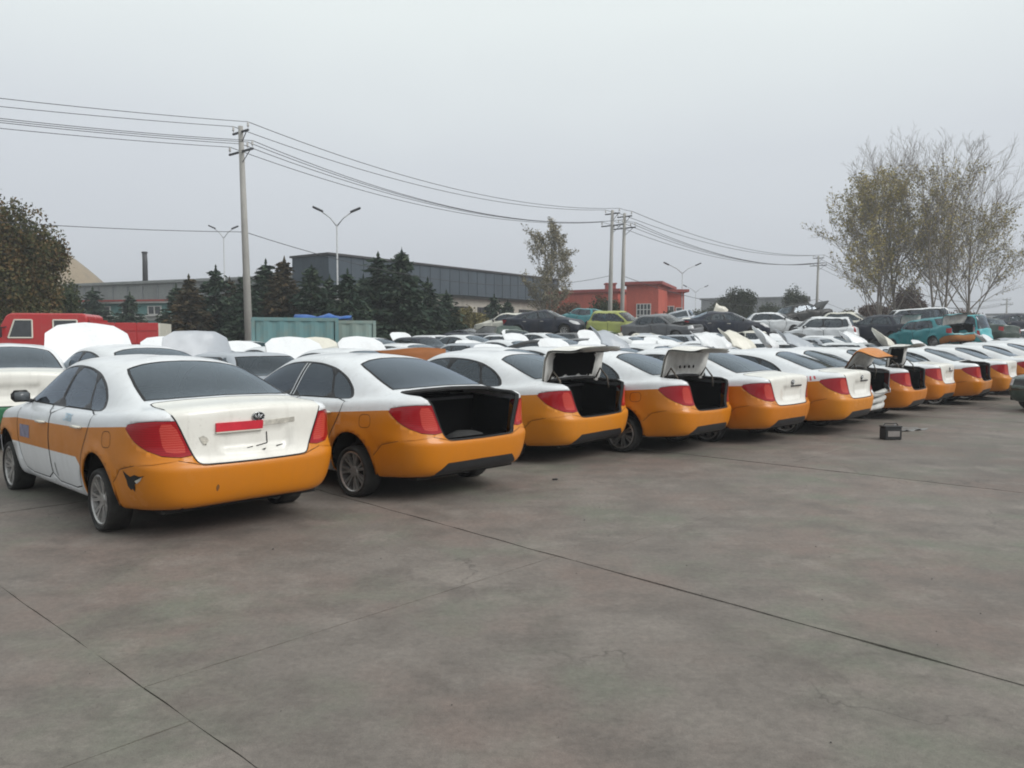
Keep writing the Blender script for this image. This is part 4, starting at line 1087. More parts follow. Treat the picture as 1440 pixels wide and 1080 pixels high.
def cards(centers, size, rng, flat=None, aspect=.55):
    """leaf-sized quads with random orientation as numpy arrays"""
    n = len(centers); a = rng.normal(size=(n, 3)); a /= np.linalg.norm(a, axis=1, keepdims=True)
    if flat is not None: a = flat
    r = rng.normal(size=(n, 3)); b = np.cross(a, r); b /= np.linalg.norm(b, axis=1, keepdims=True)
    sz = size * rng.uniform(.6, 1.35, size=(n, 1)); a = a * sz; b = b * sz * aspect
    V = np.stack([centers - a - b * .25, centers + b, centers + a, centers - b], 1).reshape(-1, 3)
    F = np.arange(4 * n).reshape(-1, 4)
    return V, F

def spruce(h, rad, seed, mat):
    rng = np.random.default_rng(seed); root = empty('spruce_tree')
    t = MB(); t.tube([(0, 0, 0), (0, 0, h * .6), (0, 0, h * .98)], [.02 * h + .03, .012 * h, .008], 7); t.build('trunk', BARK, root, True)
    C = []; D = []
    nl = int(h * 4.2)
    for i in range(nl):
        f = (i + .3) / nl; z = h * (.06 + .93 * f); R = rad * (1 - f) ** .82 * rng.uniform(.8, 1.12) + .05
        nb = int(8 + 8 * (1 - f))
        for k in range(nb):
            an = rng.uniform(0, 2 * math.pi); r = R * rng.uniform(.65, 1.12); m_ = max(4, int(r / .10))
            for q in np.linspace(.12, 1, m_):
                droop = -.28 * r * q + .18 * r * q * q
                p = np.array([math.cos(an) * r * q, math.sin(an) * r * q, z + droop])
                for _ in range(3):
                    C.append(p + rng.normal(size=3) * [.08, .08, .05]); d = np.array([math.cos(an), math.sin(an), -.25]) + rng.normal(size=3) * .45; D.append(d / np.linalg.norm(d))
    for q in np.linspace(.93, 1.03, 14): C.append(np.array([0, 0, h * q])); D.append(np.array([0, 0, 1.0]))
    V, F = cards(np.array(C), .17, rng, np.array(D), .36)
    mesh_obj('crown', V, F, mat, None, root, None, False)
    return root

def branch_tree(name, h, seed, bark, leafmat, leaves, leaf_size, spread=.5, stems=1, levels=4, upright=.55, kids=(5, 5, 5, 4), r0=.02, first=.18, leaf_zone=(0, 1)):
    rng = np.random.default_rng(seed); root = empty(name); T = MB(); tips = []
    def grow(p, d, ln, r, lev):
        n = 5 if lev == 0 else 3; pts = [p]; dd = d.copy()
        for i in range(n):
            dd = dd + rng.normal(size=3) * (.04 if lev == 0 else .08); dd[2] += upright * (.10 if lev else .03); dd /= np.linalg.norm(dd)
            pts.append(pts[-1] + dd * ln / n)
        rs = [r * (1 - .75 * i / n) + .0065 for i in range(n + 1)]
        T.tube([tuple(q) for q in pts], rs, 6 if lev == 0 else (4 if lev == 1 else 3), caps=False)
        if lev >= levels - 2:
            for q in np.linspace(.2, 1, 5): j = q * n; k = min(int(j), n - 1); tips.append(pts[k] + (pts[k + 1] - pts[k]) * (j - k))
        if lev >= levels: return
        nk = kids[min(lev, len(kids) - 1)]; az0 = rng.uniform(0, 6.3)
        for i in range(nk):
            f = (first if lev == 0 else .25) + (1 - (first if lev == 0 else .25)) * (i + rng.uniform(.2, .9)) / nk
            j = f * n; k = min(int(j), n - 1); q = pts[k] + (pts[k + 1] - pts[k]) * (j - k)
            ga = az0 + 2.4 * i + rng.uniform(-.4, .4); ax = np.array([math.cos(ga), math.sin(ga), rng.uniform(-.15, .15)]) if lev == 0 else rng.normal(size=3); ax -= ax.dot(dd) * dd; ax /= np.linalg.norm(ax)
            ang = rng.uniform(.40, .82) * (1.15 - .40 * f)
            nd = dd * math.cos(ang) + ax * math.sin(ang); nd[2] = abs(nd[2]) * .6 + nd[2] * .4 if lev == 0 else nd[2]; nd /= np.linalg.norm(nd)
            grow(q, nd, ln * rng.uniform(.34, .52) * (1.2 - .5 * f if lev == 0 else 1) * (spread / .5), r * (1 - .7 * f) * .55, lev + 1)
    for k in range(stems):
        a = 2 * math.pi * k / max(1, stems) + rng.uniform(0, 1); tl = .10 if stems > 1 else .02
        d = np.array([math.cos(a) * tl, math.sin(a) * tl, 1.0]); d /= np.linalg.norm(d)
        grow(np.array([math.cos(a) * .15 * (stems > 1), math.sin(a) * .15 * (stems > 1), -.1]), d, h * (1 if k == 0 else rng.uniform(.85, .97)), h * r0 / (1 if stems == 1 else 1.3), 0)
    T.build('trunk', bark, root, True)
    tips = np.array(tips)
    if leaves:
        z = tips[:, 2] / h; ok = tips[(z >= leaf_zone[0]) & (z <= leaf_zone[1])]
        C = ok[rng.integers(0, len(ok), leaves)] + rng.normal(size=(leaves, 3)) * leaf_size * 1.4
        V, F = cards(C, leaf_size, rng); mesh_obj('crown', V, F, leafmat, None, root, None, False)
    return root

def bush(name, rx, h, seed, mat, n, size, lobes=9, bark=BARK):
    """dense crown: leaves on the shells of uneven lobes around a short limbed trunk"""
    rng = np.random.default_rng(seed); root = empty(name); C = []
    T = MB(); T.tube([(0, 0, -.1), (.05, 0, h * .3), (0, .05, h * .6)], [.035 * h * .6 + .02, .02 * h, .012 * h], 6)
    for k in range(lobes):
        a = rng.uniform(0, 2 * math.pi); rr = rx * rng.uniform(.1, .62); z = h * rng.uniform(.28, .82); c = np.array([math.cos(a) * rr * (1.15 - z / h * .6), math.sin(a) * rr * (1.15 - z / h * .6), z])
        T.tube([(0, 0, h * .22), tuple(c * [.6, .6, .8]), tuple(c)], [.012 * h, .008 * h, .004 * h], 4, caps=False)
        R = np.array([rx * rng.uniform(.18, .42), rx * rng.uniform(.18, .42), h * rng.uniform(.08, .2)])
        d = rng.normal(size=(n // lobes, 3)); d /= np.linalg.norm(d, axis=1, keepdims=True)
        C.append(c + d * R * rng.uniform(.45, 1.1, size=(len(d), 1)) + rng.normal(size=d.shape) * size * .8)
    T.build('trunk', bark, root, True)
    C = np.concatenate(C); C[:, 2] = np.maximum(C[:, 2], .02)
    V, F = cards(C, size, rng); mesh_obj('crown', V, F, mat, None, root, None, False)
    return root

def put(root, x, y, label, cat='tree', group=None, rz=0.0, sc=1.0, z=0.0):
    root.location = (x, y, z); root.rotation_euler = (0, 0, rz); root.scale = (sc, sc, sc) if not isinstance(sc, tuple) else sc
    return tag(root, label, cat, group)

# spruces in front of the hall
SP = [spruce(6.6, 2.1, 11, SPRUCE_L), spruce(5.6, 2.3, 12, SPRUCE_L), spruce(6.0, 2.1, 13, SPRUCE_B)]
used = [False] * 3
spr = [(133, 60, 408, 1, 'small dark spruce before the teal hut at left'), (185, 58, 415, 1, 'small bushy spruce left of the spruce belt, beside the hut'), (268, 44, 392, 2, 'brownish spruce at the left end of the spruce belt'), (306, 46, 380, 1, 'thin-topped spruce left of the tall concrete pole'),
       (345, 43, 388, 0, 'dark spruce standing right under the tall concrete pole'), (376, 46, 372, 1, 'slim spruce just right of the tall concrete pole'), (402, 44, 368, 2, 'reddish brown spruce between dark ones, right of the tall pole'), (440, 42, 376, 0, 'dark spruce below the left corner of the factory fascia'), (490, 41, 385, 1, 'broad spruce right of the street lamp post'),
       (533, 45, 362, 1, 'green spruce left of the tallest pointed one'), (566, 44, 355, 0, 'tallest pointed spruce in the middle of the belt'), (602, 46, 396, 0, 'short dark spruce right of the tallest one'), (512, 47, 392, 0, 'dark spruce filling the gap left of the two tallest ones'), (465, 47, 392, 1, 'dark spruce right behind the street lamp post'), (250, 50, 404, 1, 'low bushy spruce at the very left of the belt'), (628, 48, 412, 1, 'low dark spruce at the right end of the belt'), (325, 50, 395, 2, 'brown low spruce left of the tall pole foot'), (695, 60, 418, 1, 'small dark spruce by the hall windows'), (714, 62, 424, 0, 'little spruce right beside another at the hall windows')]
for i, (x, d, ty, kd, lab) in enumerate(spr):
    H = pz(ty, d); base = (6.6, 5.6, 6.0)[kd]; o = SP[kd] if not used[kd] else copy_tree(SP[kd]); used[kd] = True
    put(o, px(x, d), d, lab, 'tree', 'spruces before the factory hall', rnd.uniform(0, 6), (H / base * 1.28, H / base * 1.28, H / base))
# left autumn trees
put(bush('autumn_tree', 3.0, 8.3, 21, LARCH, 26000, .085, 26), px(2, 36), 36, 'big rusty brown tree at the left edge behind the red truck', 'tree')
put(bush('autumn_tree', 2.3, 7.3, 22, LARCH, 20000, .085, 24), px(50, 38), 38, 'rusty green tree right beside the big left-edge tree', 'tree')
put(bush('autumn_tree', 1.7, 5.2, 23, OLIVE, 12000, .08, 18), px(86, 42), 42, 'dark green lower tree at the right of the left tree clump', 'tree')
# sparse tree left of red building
put(branch_tree('birch_tree', 10.2, 34, BARK_P, YLEAF_G, 9000, .095, .44, 1, 4, 1.0, (16, 8, 6, 3), .011, .16, (.12, 1.5)), px(775, 66), 66, 'slim half-bare tree with grey-yellow leaves left of the twin poles', 'tree', None, 0.0, .92)
# poplars
GP = 'bare poplars at the right'
put(branch_tree('poplar_tree', 14.2, 41, BARK_G, YLEAF, 10000, .10, .50, 2, 4, 1.0, (13, 8, 6, 4), .0105, .18, (.25, 1.15)), px(1236, 70), 70, 'bare poplar with yellow leaves, leftmost of the big poplars', 'tree', GP)
put(branch_tree('poplar_tree', 14.0, 42, BARK_G, YLEAF, 6000, .10, .50, 1, 4, .95, (15, 8, 6, 4), .011, .20, (.3, 1.15)), px(1264, 71), 71.5, 'bare poplar with straight trunk, second from the left', 'tree', GP)
put(branch_tree('poplar_tree', 14.6, 46, BARK_G, YLEAF, 6000, .09, .50, 2, 4, .95, (13, 8, 6, 4), .0115, .16, (.25, 1.15)), px(1322, 69), 69, 'tallest thin-crowned poplar with forked trunk, third from the left', 'tree', GP)
put(branch_tree('poplar_tree', 12.6, 44, BARK_G, YLEAF, 6000, .09, .56, 1, 4, .8, (15, 9, 6, 4), .0115, .14, (.2, 1.1)), px(1358, 72), 72, 'wide-spreading bare poplar, rightmost of the big ones', 'tree', GP)
# broadleaf masses
for i, (x, d, ty, rx, mat, n, lab) in enumerate([
        (852, 60, 403, 1.7, OLIVE, 6000, 'dark green bushy tree at the foot of the twin poles'), (938, 66, 430, 2.0, OLIVE, 5000, 'dark bush right of the red building front'), (1032, 84, 398, 3.6, OLIVE, 11000, 'large round dark green tree before the far grey block'),
        (1085, 88, 424, 3.4, OLIVE, 8000, 'lower dark green tree right of the large round one'), (1117, 90, 400, 2.4, OLIVE, 6000, 'dark green tree with narrow top left of the thin power pole'), (1160, 86, 434, 3.6, OLIVE, 6500, 'low green hedge tree right of the thin power pole'),
        (995, 90, 428, 2.6, OLIVE, 5000, 'low dark tree left of the large round green tree'), (1195, 80, 432, 3.0, STRAW, 6000, 'straw-coloured shrub left of the poplar trunks'), (1278, 74, 392, 2.6, RUST, 6500, 'rust-brown leafy shrub tree between the poplar trunks'), (1235, 74, 420, 2.8, RUST, 6000, 'low rust-brown shrub under the left poplar'),
        (1345, 78, 432, 3.2, RUST, 5000, 'low brown shrub under the right poplars'), (1395, 110, 446, 4.5, OLIVE, 4500, 'distant low green bush right of the poplars'),
        (650, 52, 424, 1.9, STRAW, 7000, 'straw yellow shrub below the hall windows'), (676, 54, 440, 1.6, STRAW, 5000, 'smaller straw yellow shrub right of the first one'), (735, 56, 436, 1.7, OLIVE, 5000, 'low dark green bush before the hall corner'),
        (795, 62, 418, 1.8, RUST, 6000, 'rust-red shrub at the foot of the half-bare tree'), (825, 64, 428, 1.8, RUST, 5000, 'low rust-red shrub left of the twin poles'), (905, 62, 446, 1.3, STRAW, 3000, 'low straw shrub in front of the red building')]):
    put(bush('shrub' if ty > 410 else 'round_tree', rx, pz(ty, d), 60 + i, mat, int(n * 1.9), .10 if d > 55 else .085, 20 + i % 5), px(x, d), d, lab, 'tree' if ty <= 410 else 'bush', None, i * .7)
# distant wood on the horizon
rngf = np.random.default_rng(5); C = []
for k in range(1500):
    a = rngf.uniform(-1.25, 1.25); r = rngf.uniform(230, 330); hh = rngf.uniform(3, 7.5)
    c = np.array([math.sin(a) * r, math.cos(a) * r, 0]); q = rngf.normal(size=(14, 3)) * [2.2, 2.2, .8] + c; q[:, 2] = np.abs(rngf.uniform(0, 1, 14)) * hh; C.append(q)
V, F = cards(np.concatenate(C), 1.1, rngf, None, .8)
tag(mesh_obj('distant_wood', V, F, OLIVE, None, None, None, False), 'distant band of low trees along the horizon', 'trees', None, 'stuff')

# thin autumn haze over the whole yard
hm = bpy.data.materials.new('haze_air'); hm.use_nodes = True; nt = hm.node_tree; nt.nodes.clear()
ho = N(nt, 'ShaderNodeOutputMaterial'); hv = N(nt, 'ShaderNodeVolumePrincipled'); hv.inputs['Color'].default_value = (.92, .95, .99, 1); hv.inputs['Density'].default_value = .0015; hv.inputs['Anisotropy'].default_value = .2
nt.links.new(hv.outputs[0], ho.inputs['Volume'])
m = MB(); m.box((0, 600, 14), (1660, 1660, 33)); tag(m.build('haze', hm), None, None, None, 'stuff')
# ------------------------------------------------------------------ the parked and scrapped vehicles
def recolor(root, table):
    for o in [root] + list(root.children_recursive):
        if o.type != 'MESH': continue
        for sl_ in o.material_slots:
            for a, b in table:
                if sl_.material == a: sl_.link = 'OBJECT'; sl_.material = b; break

def drop(root, names):
    for o in list(root.children):
        if o.name.split('.')[0] in names:
            for c in list(o.children_recursive) + [o]: bpy.data.objects.remove(c, do_unlink=True)

def sub(root, n): return [o for o in root.children if o.name.split('.')[0] == n]

T0 = assemble(TAXI, 'taxi')
B0 = generic(BOXY, 'sedan', SILVER); H0 = generic(HATCH, 'hatchback', LIME); V0 = generic(VAN, 'minivan', CYANP)
PROTO = {'taxi': (T0, 'taxi', [WHITE, ORANGE]), 'boxy': (B0, 'sedan', [SILVER]), 'hatch': (H0, 'hatchback', [LIME]), 'van': (V0, 'minivan', [CYANP])}
SPENT = set()
def car(kind, xy, yaw, label, cat='car', group=None, z=0.0, tilt=(0, 0), p1=None, p2=None, lid=0, hood=0, without=(), sc=1.0, name=None, glass_=None, rear_only=False):
    proto, nm, cols = PROTO[kind]
    o = copy_tree(proto)
    o.name = name or nm
    o.location = (xy[0], xy[1], z if z else gz(xy[1])); o.rotation_mode = 'ZYX'; o.rotation_euler = (tilt[0], tilt[1], yaw)
    o.scale = (sc, sc, sc) if not isinstance(sc, tuple) else sc
    for c in sub(o, 'boot_lid'): c.rotation_euler.y = math.radians(lid)
    for c in sub(o, 'bonnet'): c.rotation_euler.y = -math.radians(hood)
    if without: drop(o, without)
    tb = []
    if p1: tb.append((cols[0], p1))
    if p2 and len(cols) > 1: tb.append((cols[1], p2))
    elif p1 and len(cols) > 1: tb.append((cols[1], p1))
    if glass_: tb += [(GLASS, glass_)]
    if tb: recolor(o, tb)
    tag(o, label, cat, group)
    return o

G1 = 'orange and white taxis in the front row'
# --- front row, from left to right
c1 = car('taxi', (-2.82, 7.11), 2.375, 'nearest white and orange taxi with red strip on its closed boot lid', 'taxi', G1)
c2 = car('taxi', (-1.04, 8.60), 2.405, 'white and orange taxi with boot wide open and no lid, second from left', 'taxi', G1, without=('boot_lid',), glass_=GLASS_DARK)
c3 = car('taxi', (.44, 11.0), 2.44, 'orange taxi with raised boot lid lined in black', 'taxi', G1, lid=84)
c4 = car('taxi', (2.11, 11.84), 2.45, 'orange taxi with raised boot lid showing bare white inner panel', 'taxi', G1, lid=80)
c5 = car('taxi', (3.68, 12.95), 2.36, 'white and orange taxi with closed white lid, between open boot and graffiti taxi', 'taxi', G1)
c6 = car('taxi', (5.27, 14.1), 2.41, 'taxi with red sprayed scribble beside its left tail lamp', 'taxi', G1)
c7 = car('taxi', (6.25, 15.45), 2.41, 'crashed white taxi without bumper, orange boot lid folded up', 'taxi', G1, lid=62, without=('rear_bumper', 'bumper_seam', 'boot_seal'), p2=WHITE)
c8 = car('taxi', (7.62, 16.75), 2.43, 'far taxi with black-lined boot lid raised, right of the crashed white one', 'taxi', G1, lid=88)
c9 = car('taxi', (9.30, 18.65), 2.42, 'far taxi with small white closed lid, between two open boots', 'taxi', G1)
c10 = car('taxi', (11.1, 20.2), 2.42, 'far taxi with dark open boot without lid, near the right edge', 'taxi', G1, without=('boot_lid',))
c11 = car('taxi', (12.75, 21.75), 2.41, 'far taxi with crumpled tail beside the dark car at right edge', 'taxi', G1, lid=0)
for c, om in ((c3, ORANGE_F), (c5, ORANGE_D), (c6, ORANGE_F), (c9, ORANGE_D), (c11, ORANGE_F), (c8, ORANGE_D)): recolor(c, [(ORANGE, om)])
for c in (c7,):
    for o in sub(c, 'boot_lid'): recolor(o, [(LIDWHITE, ORANGE)])
for k in range(5):
    car('taxi', (14.5 + 1.75 * k, 23.4 + 1.62 * k), 2.41, ['white-roofed taxi past the crumpled one, first of the far end', 'second white-roofed taxi at the far right end of the row', 'third white-roofed taxi at the far right end of the row', 'fourth white-roofed taxi at the far right end of the row', 'last white-roofed taxi visible at the right edge'][k], 'taxi', G1, hood=(0, 50, 0, 0, 55)[k])

for i_, c in enumerate((c3, c4, c5, c6, c8, c9, c10, c11)): c.rotation_euler.x = (.010, -.008, .012, -.006, .009, -.011, .006, -.009)[i_]; c.rotation_euler.y = (-.006, .008, .004, -.009, .006, .003, -.007, .010)[i_]
# details of the nearest taxi
for w_ in sub(c1, 'wheel')[:1]: w_.location.z = .262
bump_o = sub(c1, 'rear_bumper')[0]
bump_o.material_slots[2].link = 'OBJECT'; bump_o.material_slots[2].material = ORANGE
lid1 = sub(c1, 'boot_lid')[0]; lh = Vector(lid1.location)
def rear_at(y, z, out=.004):
    p, n = TAXI.at('r', abs(y), z, 1 if y >= 0 else -1); return p + n * out, n
def slab_on_lid(name, y0, y1, z0, z1, th, mat, lid, out=.0, skew=0.0):
    """thin bar lying along the lid's rear face"""
    m = MB(); vs = []; n = 9
    for i in range(n):
        y = y0 + (y1 - y0) * i / (n - 1)
        for zz, o in ((z0, .0), (z0, th), (z1, th), (z1, 0)):
            p, _ = TAXI.at('r', max(abs(y), .001), zz + skew * (y - y0), 1 if y >= 0 else -1)
            px_ = min(TAXI.at('r', .36, zz)[0].x, p.x + .0)
            vs.append((px_ - o - out - lh.x, y, zz + skew * (y - y0) - lh.z))
    for i in range(n - 1):
        for q in range(4): m.add([], [])
    fs = []
    for i in range(n - 1):
        for q in range(4):
            a, b = i * 4 + q, i * 4 + (q + 1) % 4; fs.append((a, b, b + 4, a + 4))
    fs += [(3, 2, 1, 0), tuple((n - 1) * 4 + q for q in range(4))]
    m.add(vs, fs); return m.build(name, mat, lid)
slab_on_lid('garnish_bar', .33, -.07, .862, .932, .016, REDBAR, lid1)
slab_on_lid('garnish_edge', .33, -.07, .851, .860, .020, CREAM, lid1)
slab_on_lid('garnish_mount', -.075, -.37, .885, .925, .004, PLASTIC_W, lid1, skew=-.04)
def badge(lid, y, z):
    p, n = rear_at(y, z, .004); p = p - lh
    root = None
    m = MB(); k = 24; vs = []; a_, b_ = .056, .040
    rot = n.to_track_quat('Z', 'Y'); X, Y = Vector((0, -1, 0)), (n.cross(Vector((0, -1, 0)))).normalized()
    if Y.z < 0: Y = -Y
    disc = MB(); pts = [tuple(p + X * a_ * math.cos(2 * math.pi * i / k) + Y * b_ * math.sin(2 * math.pi * i / k)) for i in range(k)]
    pt2 = [tuple(Vector(q) + n * .006) for q in pts]
    disc.add(pts + pt2, [tuple(range(k, 2 * k))] + [(i, (i + 1) % k, k + (i + 1) % k, k + i) for i in range(k)])
    d = disc.build('badge', BADGE_D, lid)
    ringp = [p + n * .007 + X * (a_ - .003) * math.cos(2 * math.pi * i / k) + Y * (b_ - .003) * math.sin(2 * math.pi * i / k) for i in range(k + 1)]
    r = MB(); r.tube(ringp, .0035, 6); r.build('badge_rim', CHROME, d, True)
    c = p + n * .009
    e = MB(); e.tube([c + Y * .030, c - Y * .030], .0045, 6); e.build('emblem_stroke', CHROME, d, True)
    for sg in (1, -1):
        for j, q in enumerate((.012, 0, -.012)):
            e = MB(); e.tube([c + Y * q * .5 + X * sg * .006, c + Y * (q + .006) + X * sg * (.046 - .008 * j)], [.0045, .0025], 6); e.build('emblem_wing', CHROME, d, True)
    return d
badge(lid1, -.03, .962)
for c in (c5, c6, c9):
    l_ = sub(c, 'boot_lid')[0]; badge(l_, 0, .955); slab_on_lid('handle_strip', .05, -.32, .885, .905, .012, TRIM, l_)
# marks on the nearest lid: old plate outline, dents, grime
def lid_mark(name, pts, mat, sm=0):
    q = []
    o = TAXI.decal(name, pts, mat, lid1, .005, sm)
    o.location = -lh; return o
def thin(y0, z0, y1, z1, w=.006):
    dy, dz = y1 - y0, z1 - z0; l = math.hypot(dy, dz); ny, nz_ = -dz / l * w, dy / l * w
    return [('r', y0 + ny, z0 + nz_), ('r', y1 + ny, z1 + nz_), ('r', y1 - ny, z1 - nz_), ('r', y0 - ny, z0 - nz_)]
def neg(o):   # decals are drawn on the left half; put this one on the right
    me = o.data
    for v in me.vertices: v.co.y = -v.co.y
    me.flip_normals(); return o
neg(lid_mark('plate_mark', thin(.115, .83, .12, .735, .0045), SCUFF)); neg(lid_mark('plate_mark', thin(.12, .735, .02, .718, .0045), SCUFF)); lid_mark('plate_mark', thin(.01, .716, .06, .708, .004), SCUFF)
neg(lid_mark('paint_chip', thin(.20, .70, .28, .712, .004), SCUFF)); neg(lid_mark('paint_chip', [('r', .06, .688), ('r', .10, .694), ('r', .085, .68)], SCUFF))
lid_mark('paint_scrape', [('r', .46, .83), ('r', .43, .84), ('r', .40, .825), ('r', .385, .80), ('r', .405, .772), ('r', .425, .765), ('r', .445, .795)], PLASTIC_W)
for (a, b, c_, d_) in ((.445, .82, .40, .81), (.43, .795, .395, .79), (.425, .775, .405, .768)): lid_mark('scratch', thin(a, b, c_, d_, .0035), SCUFF)
# torn black hole in the bumper corner, scuffs, stickers
TAXI.decal('torn_patch', [('s', -.555, .575), ('s', -.57, .545), ('s', -.595, .50), ('s', -.60, .455), ('s', -.635, .425), ('s', -.665, .44), ('s', -.68, .415), ('s', -.70, .45), ('s', -.705, .48), ('s', -.745, .50), ('s', -.79, .535), ('s', -.82, .555), ('s', -.77, .545), ('s', -.72, .555), ('s', -.66, .535), ('s', -.60, .555)], SCUFF, c1, .003, 0)
TAXI.decal('torn_edge', [('s', -.71, .505), ('s', -.76, .525), ('s', -.80, .545), ('s', -.77, .51), ('s', -.73, .485)], PLASTIC_W, c1, .004, 0)
TAXI.decal('scuff', [('r', .35, .43), ('r', .335, .455), ('r', .32, .43), ('r', .335, .39), ('r', .345, .40)], plain('scuff_brown', (.16, .07, .02), .8), c1, .002, 1)
TAXI.decal('dent_mark', [('s', 1.10, .46), ('s', 1.125, .455), ('s', 1.12, .40), ('s', 1.10, .33), ('s', 1.085, .33), ('s', 1.10, .40)], plain('dent_dark', (.16, .16, .155), .7), c1, .002, 1)
LIL = plain('faded_sticker', (.20, .19, .26), .6, var=.3, scale=14); PALEB = plain('pale_blue_lettering', (.42, .56, .66), .6, var=.15)
TAXI.decal('door_sticker', [('s', 2.16, .745), ('s', 1.84, .75), ('s', 1.84, .625), ('s', 2.16, .62)], LIL, c1, .002, 0)
def letters(parent, txt, x, z, h, mat, name='lettering', slant=.15, side=1):
    cu = bpy.data.curves.new(name, 'FONT'); cu.body = txt; cu.size = h; cu.extrude = .0012; cu.shear = slant; cu.align_x = 'CENTER'; cu.align_y = 'CENTER'
    tmp = bpy.data.objects.new(name, cu); link(tmp)
    me = bpy.data.meshes.new_from_object(tmp.evaluated_get(bpy.context.evaluated_depsgraph_get())); bpy.data.objects.remove(tmp, do_unlink=True); bpy.data.curves.remove(cu)
    # lay the letters on the curved door skin
    uv = TAXI.surf.inv_many('s', [(x - v.co.x, z + v.co.y) for v in me.vertices])
    P = TAXI.surf(uv[:, 0], uv[:, 1]); Nn = TAXI.surf.normal(uv[:, 0], uv[:, 1]); Nn = -Nn if TAXI.flip else Nn
    for i, v in enumerate(me.vertices): v.co = P[i] + Nn[i] * (.003 + v.co.z)
    me.materials.append(mat); o = link(bpy.data.objects.new(name, me)); o.parent = parent; return o
for x_ in (1.205, 1.262): TAXI.decal('pillar_strip', [('s', x_, .985), ('s', x_ - .022, .985), ('s', x_ - .022 - .125, 1.335), ('s', x_ - .125, 1.335)], CHROME, c2, .003, 0)
letters(c2, 'T5926', .78, .905, .105, INKBLUE)
letters(c1, '15926', .74, .90, .095, PALEB)
# red spray scribble on taxi six
def spray(parent, strokes, r=.010):
    for sps in strokes:
        uv = TAXI.surf.path([('s', *p) for p in sps], False, .03, 2); uv = np.array(uv)
        TAXI.ribbon('spray_stroke', uv, r * 2, .003, INKRED, parent, 'l')
spray(c6, [[(-.24, .985), (-.14, .99), (-.10, .93), (-.14, .885), (-.24, .90)], [(-.30, .94), (-.26, .955), (-.25, .90), (-.30, .885), (-.33, .92), (-.30, .94)], [(-.37, .985), (-.38, .90)], [(-.43, .99), (-.45, .92)], [(-.49, .995), (-.52, .945)], [(-.08, .93), (-.03, .85), (-.01, .72)]], .013)
# black liner inside two raised lids, hinge arms and gas struts on all raised lids
def lid_fittings(c, liner, ang):
    l_ = sub(c, 'boot_lid')[0]
    ip = [q for q in l_.children if q.name.startswith('inner_panel')][0]
    if liner:
        own = TAXI.owner(['lid']); ctr = TAXI.P[TAXI.F].mean(1)
        sel = (own == 'lid') & (ctr[:, 1] < .47) & (((ctr[:, 2] > .95) & (ctr[:, 0] > -.90) & (ctr[:, 0] < -.56)) | ((ctr[:, 2] > .70) & (ctr[:, 2] <= 1.0) & (ctr[:, 0] < -.9)))
        o = TAXI.patch('lid_liner', sel, LINER, None, l_, origin=tuple(lh), offset=-.038); o.location = (0, 0, 0)
    for sg in (1, -1):
        m = MB(); m.tube([(-.02, sg * .54, -.02), (-.16, sg * .545, -.075), (-.05, sg * .55, -.20), (.10, sg * .55, -.24)], .013, 6); m.build('hinge_arm', BARE, l_, True)
for c, lin, a in ((c3, True, 84), (c4, False, 80), (c8, True, 88), (c7, False, 62)): lid_fittings(c, lin, a)
for c in (c4,):   # press holes in the bare inner panel
    l_ = sub(c, 'boot_lid')[0]
    for k in range(4):
        m = MB(); m.lathe([(.022, -.004), (.022, .004), (0, .004)], 12, axis='z', c=(-.17, -.21 + .14 * k, .008 - .045)); m.build('press_hole', LINER, l_)
# battered crash remains on the white crashed taxi
m = MB(); 
for k in range(3):
    m.tube([(-.86 + .03 * k, -.62, .62 - .13 * k), (-.93, -.1, .60 - .12 * k), (-.90 + .04 * k, .3, .57 - .13 * k), (-.84, .62, .60 - .12 * k)], [.05, .06, .045, .05], 7)
m.build('bumper_beam', INNERP, c7, True)
m = MB(); m.box((-.80, 0, .42), (.10, 1.2, .3), bev=.03); m.build('rear_panel', INNERP, c7)

# grey bag left in the open boot
bg_ = MB(); n1_, n2_ = 12, 8; vs = []
for i in range(n2_ + 1):
    ph = math.pi * i / n2_
    for j in range(n1_):
        th = 2 * math.pi * j / n1_; r_ = 1 + .12 * math.sin(3 * th + i) + .08 * math.cos(5 * th - 2 * i)
        vs.append((.20 * r_ * math.sin(ph) * math.cos(th), .26 * r_ * math.sin(ph) * math.sin(th), .12 + .12 * math.cos(ph)))
bg_.add(vs, [(i * n1_ + j, (i + 1) * n1_ + j, (i + 1) * n1_ + (j + 1) % n1_, i * n1_ + (j + 1) % n1_) for i in range(n2_) for j in range(n1_)])
wx = c2.location + Matrix.Rotation(2.405, 3, 'Z') @ Vector((-.62, -.12, .405))
tag(bg_.build('bag', plain('grey_bag', (.03, .03, .03), .85, var=.4), None, True, wx, (0, 0, 2.2)), 'grey crumpled bag lying inside the open boot of the second taxi', 'bag')

